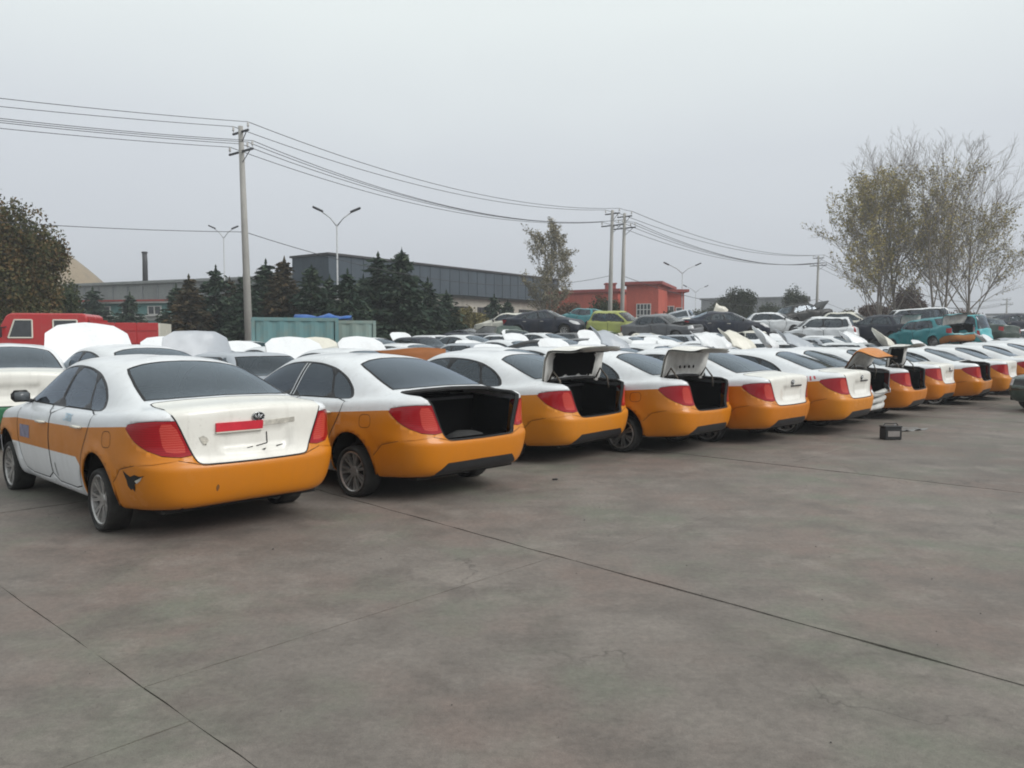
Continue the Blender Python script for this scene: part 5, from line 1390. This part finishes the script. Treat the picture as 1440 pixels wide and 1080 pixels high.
# --- second row behind, bonnets up
G2 = 'white cars in the second row'
wg = car('taxi', (px(8, 11.0) - .55, 12.0), 2.18, 'white and green sedan cut by the left edge of the picture', 'car', None, p2=GREENP, sc=(1, 1, 1.07))
q = st(5.05, 11.7); car('taxi', q, 2.40, 'white sedan with raised bonnet right behind the nearest taxi', 'car', None, p2=WHITE, hood=76, sc=(1, 1, 1.06))
q = st(7.1, 12.1); car('boxy', q, 2.42, 'silver boxy sedan with raised bonnet behind the gap of the first two taxis', 'car', None, hood=84)
row = [(9.3, 12.0, 'taxi', WHITE, None, 60), (11.4, 12.3, 'taxi', WHITE, None, 58), (13.5, 11.9, 'taxi', WHITE, ORANGE, 0), (15.7, 12.2, 'taxi', WHITE, None, 62), (17.9, 11.9, 'taxi', WHITE, None, 56), (20.2, 12.1, 'taxi', WHITE, None, 58), (22.4, 11.7, 'boxy', WHITE, None, 60), (24.7, 12.0, 'taxi', WHITE, None, 55), (27.0, 11.9, 'taxi', WHITE, None, 64), (29.3, 12.0, 'taxi', WHITE, None, 60), (31.6, 11.8, 'boxy', SILVER, None, 0), (33.9, 12, 'taxi', WHITE, None, 50)]
ORDN = ['first', 'second', 'third', 'fourth', 'fifth', 'sixth', 'seventh', 'eighth', 'ninth', 'tenth', 'eleventh', 'twelfth', 'thirteenth', 'fourteenth', 'fifteenth', 'sixteenth', 'seventeenth', 'eighteenth']
for i, (s_, t_, kd, a, b, hd) in enumerate(row):
    car(kd, st(s_, t_), 2.40 + rnd.uniform(-.05, .05), ('silver' if a is SILVER else 'white') + ' sedan' + (' with raised bonnet' if hd else '') + ', %s right of the silver boxy one, second row' % ORDN[i], 'car', G2, p1=a, p2=b or a, hood=hd + rnd.uniform(-14, 10) if hd else 0)
G3 = 'cars in the third row'
row = [(4.6, 17.6, 'taxi', GREYP, 0), (6.9, 18.1, 'taxi', WHITE, 0), (9.2, 17.9, 'taxi', WHITE, 64), (11.5, 18.2, 'taxi', WHITE, 60), (13.8, 18.0, 'taxi', CREAM, 66), (16.1, 18.3, 'taxi', WHITE, 62), (18.4, 17.8, 'boxy', SILVER, 0), (20.7, 18.2, 'taxi', WHITE, 60), (23.0, 18.0, 'taxi', WHITE, 66), (25.3, 18.1, 'boxy', GREYP, 0), (27.6, 18.0, 'taxi', WHITE, 60), (30.0, 18.1, 'taxi', WHITE, 60), (32.4, 18.0, 'boxy', SILVER, 50), (35, 18, 'taxi', WHITE, 0)]
CN = {GREYP: 'dark grey', WHITE: 'white', CREAM: 'cream', SILVER: 'silver', NAVY: 'navy', BLACKP: 'black', DARKGREEN: 'dark green', TEAL: 'teal', LIME: 'lime'}
for i, (s_, t_, kd, a, hd) in enumerate(row):
    car(kd, st(s_, t_), 2.40 + rnd.uniform(-.06, .06), CN[a] + ' sedan' + (' with raised bonnet' if hd else '') + ', %s from the left in the third row of cars' % ORDN[i], 'car', G3, p1=a, hood=hd + rnd.uniform(-20, 8) if hd else 0)
G4 = 'cars in the fourth row'
row = [(6.0, 24.3, 'boxy', GREYP, 0), (8.6, 24.0, 'taxi', SILVER, 0), (11.2, 24.4, 'boxy', WHITE, 0), (13.8, 24.1, 'taxi', WHITE, 0), (16.4, 24.2, 'boxy', SILVER, 60), (19, 24.0, 'taxi', WHITE, 62), (21.6, 24.3, 'boxy', NAVY, 0), (24.2, 24.1, 'taxi', WHITE, 0), (26.8, 24.2, 'boxy', WHITE, 0), (29.4, 24.0, 'taxi', WHITE, 58), (32, 24.2, 'boxy', GREYP, 0), (34.6, 24.1, 'taxi', WHITE, 0)]
for i, (s_, t_, kd, a, hd) in enumerate(row):
    car(kd, st(s_, t_), 2.40 + rnd.uniform(-.08, .08), CN[a] + ' sedan' + (' with raised bonnet' if hd else '') + ', %s from the left in the fourth row of cars' % ORDN[i], 'car', G4, p1=a, hood=hd)

RUSTB = paint('dull_orange_bumper', (.34, .13, .03), .6, .6, 0, (.12, .07, .04))
# --- piled wrecks further back: each upper car rests on a lower one
CR = bpy.data.textures.new('crumple', 'CLOUDS'); CR.noise_scale = .8; CR.noise_depth = 2; CR.cloud_type = 'COLOR'
def crumple(root, amount):
    """dents: one displacement field in world space for every sheet of the wreck"""
    for o in root.children_recursive:
        if o.type == 'MESH' and o.name.split('.')[0] not in ('tyre', 'rim', 'brake', 'seat', 'headrest', 'rear_seat', 'dashboard', 'steering_wheel', 'underbody', 'engine', 'wheel_housing', 'boot_lining', 'parcel_shelf'):
            d_ = o.modifiers.new('dent', 'DISPLACE'); d_.texture = CR; d_.texture_coords = 'GLOBAL'; d_.direction = 'RGB_TO_XYZ'; d_.space = 'GLOBAL'; d_.strength = amount; d_.mid_level = .5
def stack(kind, x, d, ybase, yaw, label, p1, under=('boxy', GREYP, 'grey'), **kw):
    d = d * 1.24 if d < 40 else d * 1.16
    kw.setdefault('tilt', (rnd.uniform(-.09, .09), rnd.uniform(-.10, .10)))
    X = px(x, d); z = pz(ybase, d)
    a = kind_mid = {'taxi': 1.3, 'boxy': 1.2, 'hatch': 1.2, 'van': 1.25}[kind]
    xy = (X - a * math.cos(yaw), d - a * math.sin(yaw))
    if under:
        b = {'taxi': 1.3, 'boxy': 1.2, 'hatch': 1.2, 'van': 1.25}[under[0]]; y2 = yaw + .15
        roof = {'taxi': 1.44, 'boxy': 1.39, 'hatch': 1.46, 'van': 1.85}[under[0]]
        car(under[0], (X - b * math.cos(y2), d - b * math.sin(y2)), y2, under[2] + ' wreck flattened underneath the ' + kw.pop('short', label), 'car', 'wrecks at the bottom of the pile', p1=under[1], sc=(1, 1, max(.55, (z + .05 - gz(d)) / roof)), without=('bonnet', 'bonnet_seam', 'door_mirror'))
    kw.pop('short', None)
    o = car(kind, xy, yaw, label, 'car', 'wrecks piled at the back of the yard', z=z, p1=p1, **kw)
    crumple(o, .16); return o
stack('taxi', 765, 36, 473, -.30, 'dark blue-black sedan on top of the pile, facing right, left of the lime one', NAVY, short='dark blue-black sedan')
stack('boxy', 718, 40, 474, 2.8, 'pale sedan nose poking out left of the dark blue-black sedan', CREAM, short='pale sedan')
stack('hatch', 868, 35, 474, -.62, 'lime green hatchback on top of the pile', LIME, short='lime green hatchback')
stack('boxy', 822, 42, 468, 2.2, 'teal car lying tilted behind the lime green hatchback', TEAL, tilt=(0, .14), short='tilted teal car')
stack('boxy', 930, 33, 481, -.7, 'stripped grey sedan right of the lime hatchback', GREYP, without=('bonnet', 'window_seal'), short='stripped grey sedan')
stack('taxi', 1018, 34, 476, -.16, 'navy blue sedan on top of the pile, facing right', NAVY, short='navy blue sedan')
stack('boxy', 1085, 40, 474, -.4, 'white stripped car right of the navy blue sedan', WHITE, without=('bonnet',), short='white stripped car by the navy one')
stack('boxy', 1128, 44, 462, .35, 'black wreck with raised bonnet high on the pile', BLACKP, tilt=(0, -.16), hood=40, short='black high wreck')
stack('hatch', 1152, 31, 488, 2.75, 'white hatchback without bonnet leaning on the pile at right', WHITE, without=('bonnet',), short='white hatchback')
stack('boxy', 1190, 36, 474, -.5, 'dirty white saloon behind the white hatchback', CREAM, short='dirty white saloon')
stack('boxy', 1238, 31, 484, 2.05, 'dark sedan with open dark blue boot lid', NAVY, lid=80, short='dark open-boot sedan')
tq = stack('boxy', 1304, 29, 489, 1.85, 'teal sedan with raised boot lid and orange rear bumper', TEAL, lid=78, short='teal open-boot sedan')
for o in sub(tq, 'rear_bumper'): recolor(o, [(TEAL, RUSTB)])
stack('van', 1285, 38, 470, 2.95, 'stripped white minivan shell on the pile below the poplars', WHITE, without=('windscreen', 'rear_window'), sc=(1, 1, .86), short='white minivan shell')
stack('van', 1326, 29, 490, 2.25, 'turquoise minivan behind the teal sedan', CYANP, sc=(.9, .95, .8), short='turquoise minivan')
stack('boxy', 1370, 34, 484, 1.9, 'dark teal crushed sedan near the right edge of the pile', DARKGREEN, short='dark teal crushed sedan')
stack('taxi', 1428, 44, 474, -.1, 'dark blue sedan at the right end of the pile', NAVY, short='right end dark blue sedan')
stack('boxy', 1385, 46, 474, .3, 'grey sedan behind the dark teal one at the right', GREYP, short='right grey sedan')
stack('boxy', 962, 42, 470, 1.2, 'silver wreck standing behind the stripped grey sedan', SILVER, tilt=(0, -.2), short='silver wreck behind')
# ground-level wrecks before the pile
for i, (kd, x, d, yw, a, hd, lab) in enumerate([('taxi', 770, 27, -.3, BLACKP, 0, 'black sedan roof below the dark blue-black piled sedan'), ('taxi', 820, 24, 2.4, WHITE, 0, 'white sedan below the lime hatchback'), ('boxy', 900, 26, 2.4, WHITE, 60, 'white sedan with raised bonnet below the stripped grey one'), ('taxi', 985, 27, 2.5, WHITE, 55, 'white sedan with raised bonnet below the navy blue one'),
        ('boxy', 1060, 28, 2.4, WHITE, 0, 'white boxy sedan below the navy sedan tail'), ('taxi', 1110, 26, 2.4, WHITE, 50, 'white sedan with raised bonnet before the white hatchback'), ('boxy', 1180, 27, 2.4, WHITE, 55, 'white boxy car with raised bonnet before the dark open boot'), ('taxi', 1420, 30, 2.75, SILVER, 0, 'silver sedan at the right edge behind the taxi roofs'), ('boxy', 690, 38, -.2, GREYP, 0, 'grey sedan at the left foot of the pile'), ('boxy', 640, 40, 2.9, NAVY, 0, 'dark sedan far behind the second taxi'), ('boxy', 570, 44, .2, SILVER, 0, 'silver sedan far behind, right of the containers'), ('boxy', 600, 36, 2.5, WHITE, 55, 'white stripped sedan with raised bonnet before the spruces')]):
    X = px(x, d); car(kd, (X - 1.2 * math.cos(yw), d - 1.2 * math.sin(yw)), yw, lab, 'car', 'cars on the ground before the pile', p1=a, hood=hd)
# jumble of low wrecks at the back of the pile
jc = [(NAVY, 'navy'), (WHITE, 'white'), (GREYP, 'dark grey'), (TEAL, 'teal'), (SILVER, 'silver'), (WHITE, 'white'), (BLACKP, 'black'), (CREAM, 'cream'), (DARKGREEN, 'dark green')]
jr = random.Random(12); cnt = {}
for i_, x_ in enumerate(range(655, 1450, 33)):
    a_, nm_ = jc[(i_ * 4 + i_ // 3) % len(jc)]; d_ = jr.uniform(37, 54); yw = jr.choice((-.3, .4, 2.5, 2.9, 1.6, -.7)) + jr.uniform(-.2, .2); X_ = px(x_, d_); cnt[nm_] = cnt.get(nm_, 0) + 1
    kd_ = jr.choice(('boxy', 'boxy', 'taxi', 'hatch', 'boxy', 'van' if x_ > 1150 else 'boxy'))
    o = car(kd_, (X_ - 1.2 * math.cos(yw), d_ - 1.2 * math.sin(yw)), yw, nm_ + ' wreck in the jumble behind, %s of its colour from the left' % ORDN[cnt[nm_] - 1], 'car', 'jumbled wrecks behind the pile', z=gz(d_) + .02, tilt=(jr.uniform(-.06, .06), jr.uniform(-.08, .08)), p1=a_, hood=jr.choice((0, 0, 45, 60)), lid=jr.choice((0, 0, 70)), without=jr.choice(((), ('windscreen',), ('rear_window', 'boot_seal'), ('bonnet', 'bonnet_seam'))), sc=(1, 1, jr.uniform(.86, 1.08)))
    crumple(o, .22)
# loose scrap panels standing in the pile
def scrap(x, d, y, w_, h_, mat, rot, label, nm='scrap_panel', cat='scrap panel'):
    m = MB(); n = 7; vs = []
    for i in range(n + 1):
        for j in range(n + 1):
            a_, b_ = i / n - .5, j / n
            vs.append((w_ * a_ * (1 - .25 * b_ * (1 if nm == 'loose_bonnet' else .3)), .10 * math.sin(2.2 * a_ * 3 + b_ * 4) * (1 - b_ * .5) + .12 * math.cos(a_ * 3), h_ * b_ + .04 * math.sin(a_ * 9)))
    m.add(vs, [(i * (n + 1) + j, (i + 1) * (n + 1) + j, (i + 1) * (n + 1) + j + 1, i * (n + 1) + j + 1) for i in range(n) for j in range(n)])
    o = m.build(nm, mat, None, True, (px(x, d), d, pz(y, d)), rot); o.modifiers.new('sheet', 'SOLIDIFY').thickness = .02; tag(o, label, cat, 'loose panels lying on the wrecks'); return o
scrap(1000, 50, 470, 1.1, 1.9, CREAM, (.15, .35, .4), 'tall pale panel standing behind the navy piled sedan')
scrap(1024, 51, 468, .9, 1.4, SILVER, (.1, -.4, .2), 'silver panel leaning right beside the tall pale panel')
scrap(893, 47, 468, 1.0, .95, CREAM, (-.2, .1, .1), 'pale square panel right of the lime hatchback')
scrap(1195, 45, 462, 1.1, 1.0, WHITE, (.2, .7, .3), 'white torn panel sticking up behind the white hatchback')
scrap(1228, 44, 464, 1.2, .8, BLACKP, (.4, .2, .5), 'black bent panel left of the minivan shell')
for i_, (x_, d_, y_) in enumerate([(1010, 24, 490), (1048, 23, 491), (1088, 25, 489), (1128, 24, 490), (1212, 27, 489), (1255, 26, 490), (1400, 33, 488), (868, 22, 491)]):
    scrap(x_, d_, y_ - 2, 1.35, .8, (WHITE, CREAM, WHITE, SILVER)[i_ % 4], (-.9 + .1 * (i_ % 3), .05 * (i_ % 4), .6 + .2 * (i_ % 3)), '%s loose bonnet from the left lying on the white car roofs' % ORDN[i_], 'loose_bonnet', 'bonnet')
# dark car at the right edge
car('boxy', (14.75, 18.35), math.radians(196), 'dark car nosing in at the right edge of the picture', 'car', None, p1=DARKGREEN)

RUSTO = paint('faded_orange_paint', (.28, .10, .03), .6, .6, 0, (.12, .07, .04))
# orange loose panel behind the second taxi
q = st(10.4, 15.4); m = MB(); n = 12; vs = []
for i in range(n + 1):
    f = i / n
    for k, (oy, oz) in enumerate(((0, .82), (.12, 1.05), (.16, 1.40), (.10, 1.52))): vs.append((-.72 + 1.44 * f, oy - .2 * (2 * f - 1) ** 2, oz - .10 + .03 * math.sin(5 * f)))
fs = [(i * 4 + k, (i + 1) * 4 + k, (i + 1) * 4 + k + 1, i * 4 + k + 1) for i in range(n) for k in range(3)]
m.add(vs, fs); o = m.build('loose_bumper', RUSTO, None, True, (px(575, 15.5), 15.5, 0), (0, 0, math.pi + .12)); o.modifiers.new('sheet', 'SOLIDIFY').thickness = .02
tag(o, 'loose orange bumper panel propped up behind the second taxi', 'bumper')

# --- red truck at left
tr = empty('red_truck', (px(84, 30), 30, 0.0), (0, 0, math.pi + .22)); tr.scale = (1, 1, .96); tag(tr, 'red double-cab truck with flat red body at the left edge', 'truck')
def prism(name, prof, y0, y1, mat, parent, bev=.03):
    m = MB(); n = len(prof); vs = [(x, y0, z) for x, z in prof] + [(x, y1, z) for x, z in prof]
    m.add(vs, [tuple(range(n)), tuple(range(2 * n - 1, n - 1, -1))] + [(i, i + n, (i + 1) % n + n, (i + 1) % n) for i in range(n)])
    o = m.build(name, mat, parent); b = o.modifiers.new('bev', 'BEVEL'); b.width = bev; b.segments = 2; b.limit_method = 'ANGLE'; return o
prism('cab', [(-1.3, .95), (-1.3, 2.62), (-1.15, 2.72), (1.25, 2.72), (1.42, 2.62), (1.85, 1.75), (1.9, .95)], -1.05, 1.05, REDP, tr, .06)
for sg in (1, -1):
    for (a, b_, mat) in ((.55, 1.35, GLASS), (-.95, -.15, GLASS)):
        pf = [(a, 1.78), (a, 2.46), (b_ - (.22 if a > 0 else 0), 2.46), (b_, 1.78)]
        m = MB(); vs = [(x, sg * 1.062, z) for x, z in pf] + [(x, sg * 1.05, z) for x, z in pf]
        m.add(vs, [(0, 1, 2, 3) if sg < 0 else (3, 2, 1, 0)] + [(i, i + 4, (i + 1) % 4 + 4, (i + 1) % 4) for i in range(4)]); m.build('side_window', PANE, tr)
        f = MB()
        for i in range(4):
            A_, B_ = pf[i], pf[(i + 1) % 4]; f.tube([(A_[0], sg * 1.065, A_[1]), (B_[0], sg * 1.065, B_[1])], .03, 5)
        f.build('window_frame', CREAM, tr)
    m = MB(); m.box((1.55, sg * 1.22, 2.0), (.08, .2, .42), bev=.03); m.tube([(1.4, sg * 1.05, 2.2), (1.55, sg * 1.2, 2.15)], .02, 5); m.build('door_mirror', TRIM, tr)
m = MB(); m.add([(1.475, -.92, 2.52), (1.475, .92, 2.52), (1.845, .95, 1.80), (1.845, -.95, 1.80)], [(0, 3, 2, 1)]); m.add([(1.45, -.92, 2.52), (1.45, .92, 2.52), (1.82, .95, 1.80), (1.82, -.95, 1.80)], [(0, 1, 2, 3)]); m.build('windscreen', PANE, tr)
m = MB(); m.box((-1.95, 0, .95), (4.0, .8, .22)); m.build('chassis', UNDER, tr)
m = MB(); m.box((-2.6, 0, 1.25), (2.3, 2.1, .14)); m.build('load_floor', REDP, tr)
for sg in (1, -1):
    for k in range(3):
        m = MB(); m.box((-1.85 - .76 * k, sg * 1.05, 1.86), (.74, .06, 1.02), bev=.015); sp = m.build('side_panel', REDP, tr)
        for j in range(2): r = MB(); r.box((-1.85 - .76 * k, sg * 1.087, 1.6 + .5 * j), (.70, .03, .08)); r.build('rib', REDP, sp)
m = MB(); m.box((-1.42, 0, 1.9), (.06, 2.1, 1.2)); m.build('headboard', REDP, tr)
m = MB(); m.box((-3.78, 0, 1.86), (.06, 2.1, 1.0)); m.build('tailboard', CREAM, tr)
m = MB(); m.box((1.9, 0, .78), (.2, 2.1, .3), bev=.05); m.build('front_bumper', CREAM, tr)
add_wheels(tr, -2.9, .8, 1.02, .44, 'steel', .45, .28)

# --- shipping containers
CT1 = paint('container_teal', (.12, .235, .245), .6, .75, 0, (.30, .22, .14)); CT2 = paint('container_pale_green', (.19, .26, .24), .6, .7, 0, (.30, .24, .18)); TARP = plain('blue_tarpaulin', (.025, .10, .32), .55, var=.3, scale=3)
def container(p0, p1, w_, h, mat, label):
    dx, dy = p1[0] - p0[0], p1[1] - p0[1]; L_ = math.hypot(dx, dy); root = empty('shipping_container', (p0[0], p0[1], gz(p0[1])), (0, 0, math.atan2(dy, dx))); tag(root, label, 'container', 'shipping containers')
    nC = int(L_ / .14); pr = []
    for i in range(nC + 1):
        x = .08 + (L_ - .16) * i / nC; pr.append((x, -.035 if (i // 2) % 2 else 0))
    for nm, y, sg in (('side_panel', 0, -1), ('side_panel', w_, 1)):
        vs = [(x, y + o_ * sg * -1 - (0 if sg < 0 else .0), z) for x, o_ in pr for z in (.14, h - .08)]
        m = MB(); m.add(vs, [(2 * i, 2 * i + 2, 2 * i + 3, 2 * i + 1) for i in range(nC)]); m.build(nm, mat, root)
    for x in (0, L_):
        m = MB(); m.box((x, w_ / 2, h / 2), (.06, w_ - .1, h - .2)); e = m.build('end_panel', mat, root)
        for k in range(4): b_ = MB(); sgx = -1 if x == 0 else 1; b_.tube([(x + sgx * .05, .4 + k * (w_ - .8) / 3, .15), (x + sgx * .05, .4 + k * (w_ - .8) / 3, h - .12)], .02, 6); b_.build('lock_rod', STEELG, e)
    for z in (.07, h - .05):
        for y in (0, w_): m = MB(); m.box((L_ / 2, y, z), (L_, .1, .12)); m.build('rail', mat, root)
        for x in (0, L_): m = MB(); m.box((x, w_ / 2, z + .002), (.1, w_ - .1, .12)); m.build('rail', mat, root)
    for x in (0, L_):
        for y in (0, w_): m = MB(); m.box((x, y, h / 2), (.12, .12, h)); m.build('corner_post', mat, root)
    m = MB(); m.box((L_ / 2, w_ / 2, h - .02), (L_ - .1, w_ - .1, .04)); m.build('roof', mat, root)
    return root
container((px(357, 27.0), 27.0), (px(474, 27.9), 27.9), 2.4, 2.22, CT1, 'teal rusty shipping container below the spruces')
container((px(446, 31.0), 31.0), (px(527, 31.5), 31.5), 6.0, 2.08, CT2, 'pale green shipping container right of the teal one')
m = MB(); n = 10; vs = []
for i in range(n + 1):
    for k in range(5): vs.append((-1.0 + 2.0 * i / n, -.6 + 1.2 * k / 4, .12 * math.sin(3.1 * k / 4) * (1 + .4 * math.sin(i * 1.3)) + .03 * math.sin(i * 2.1 + k)))
m.add(vs, [(i * 5 + k, (i + 1) * 5 + k, (i + 1) * 5 + k + 1, i * 5 + k + 1) for i in range(n) for k in range(4)])
o = m.build('tarpaulin', TARP, None, True, (px(455, 28.6), 28.7, 2.41), (0, 0, .15)); o.modifiers.new('sheet', 'SOLIDIFY').thickness = .03; tag(o, 'folded blue tarpaulin lying on the container roofs', 'tarpaulin')

# --- things on the ground
bx = px(1255, 12.6); b = empty('car_battery', (bx, 12.6, 0), (0, 0, .1)); tag(b, 'small dark car battery left on the concrete before the taxi row', 'battery')
m = MB(); m.box((0, 0, .10), (.28, .18, .20), bev=.012); m.build('case', RUBBER, b); m = MB(); m.box((0, 0, .212), (.29, .19, .025), bev=.006); m.build('top_cover', TRIM, b)
m = MB(); m.box((0, -.0925, .10), (.20, .004, .09)); m.build('label_sheet', plain('grey_label', (.22, .2, .19), .7), b)
for sg in (1, -1): m = MB(); m.lathe([(.012, 0), (.010, .03), (0, .03)], 8, axis='z', c=(sg * .09, .04, .224)); m.build('terminal', STEELG, b)
for hz_ in (1,): m = MB(); m.tube([(-.12, 0, .225), (-.10, 0, .26), (.10, 0, .26), (.12, 0, .225)], .008, 6); m.build('carry_handle', RUBBER, b)
m = MB(); n = 8; vs = [(-.35 + .7 * i / n, -.22 + .44 * k / 5, .018 + .02 * math.sin(i * 1.7 + k) * math.cos(k * 1.3)) for i in range(n + 1) for k in range(6)]
m.add(vs, [(i * 6 + k, (i + 1) * 6 + k, (i + 1) * 6 + k + 1, i * 6 + k + 1) for i in range(n) for k in range(5)])
o = m.build('plastic_sheet', plain('pale_plastic', (.17, .17, .165), .5), None, True, (px(1275, 14), 14.0, .0), (0, 0, .5)); o.modifiers.new('sheet', 'SOLIDIFY').thickness = .004; tag(o, 'crumpled pale plastic sheet behind the car battery', 'plastic sheet')
rg = np.random.default_rng(9); m = MB()
for k in range(90):
    y = rg.uniform(2.5, 16) ** 1; x = rg.uniform(-.68, .68) * y; r = rg.uniform(.0025, .006) * (1.8 if rg.random() < .1 else 1)
    a = rg.uniform(0, 6.3, 5); pts = [(x + r * math.cos(q_), y + r * math.sin(q_), .002 + rg.uniform(0, r * .3)) for q_ in np.sort(a)]
    m.add(pts + [(x, y, .004 + r * .9)], [(i, (i + 1) % 5, 5) for i in range(5)])
tag(m.build('gravel', plain('grit', (.045, .042, .04), .9)), 'scattered dark grit on the concrete', 'grit', None, 'stuff')
m = MB(); m.box((0, 0, .008), (.06, .03, .016), bev=.004); tag(m.build('broken_piece', RUBBER, None, False, (px(781, 8.9), 8.9, 0), (0, 0, .4)), 'small black broken piece on the concrete before the third taxi', 'debris')
# remove prototypes
for p_ in (T0, B0, H0, V0):
    for c in list(p_.children_recursive) + [p_]: bpy.data.objects.remove(c, do_unlink=True)
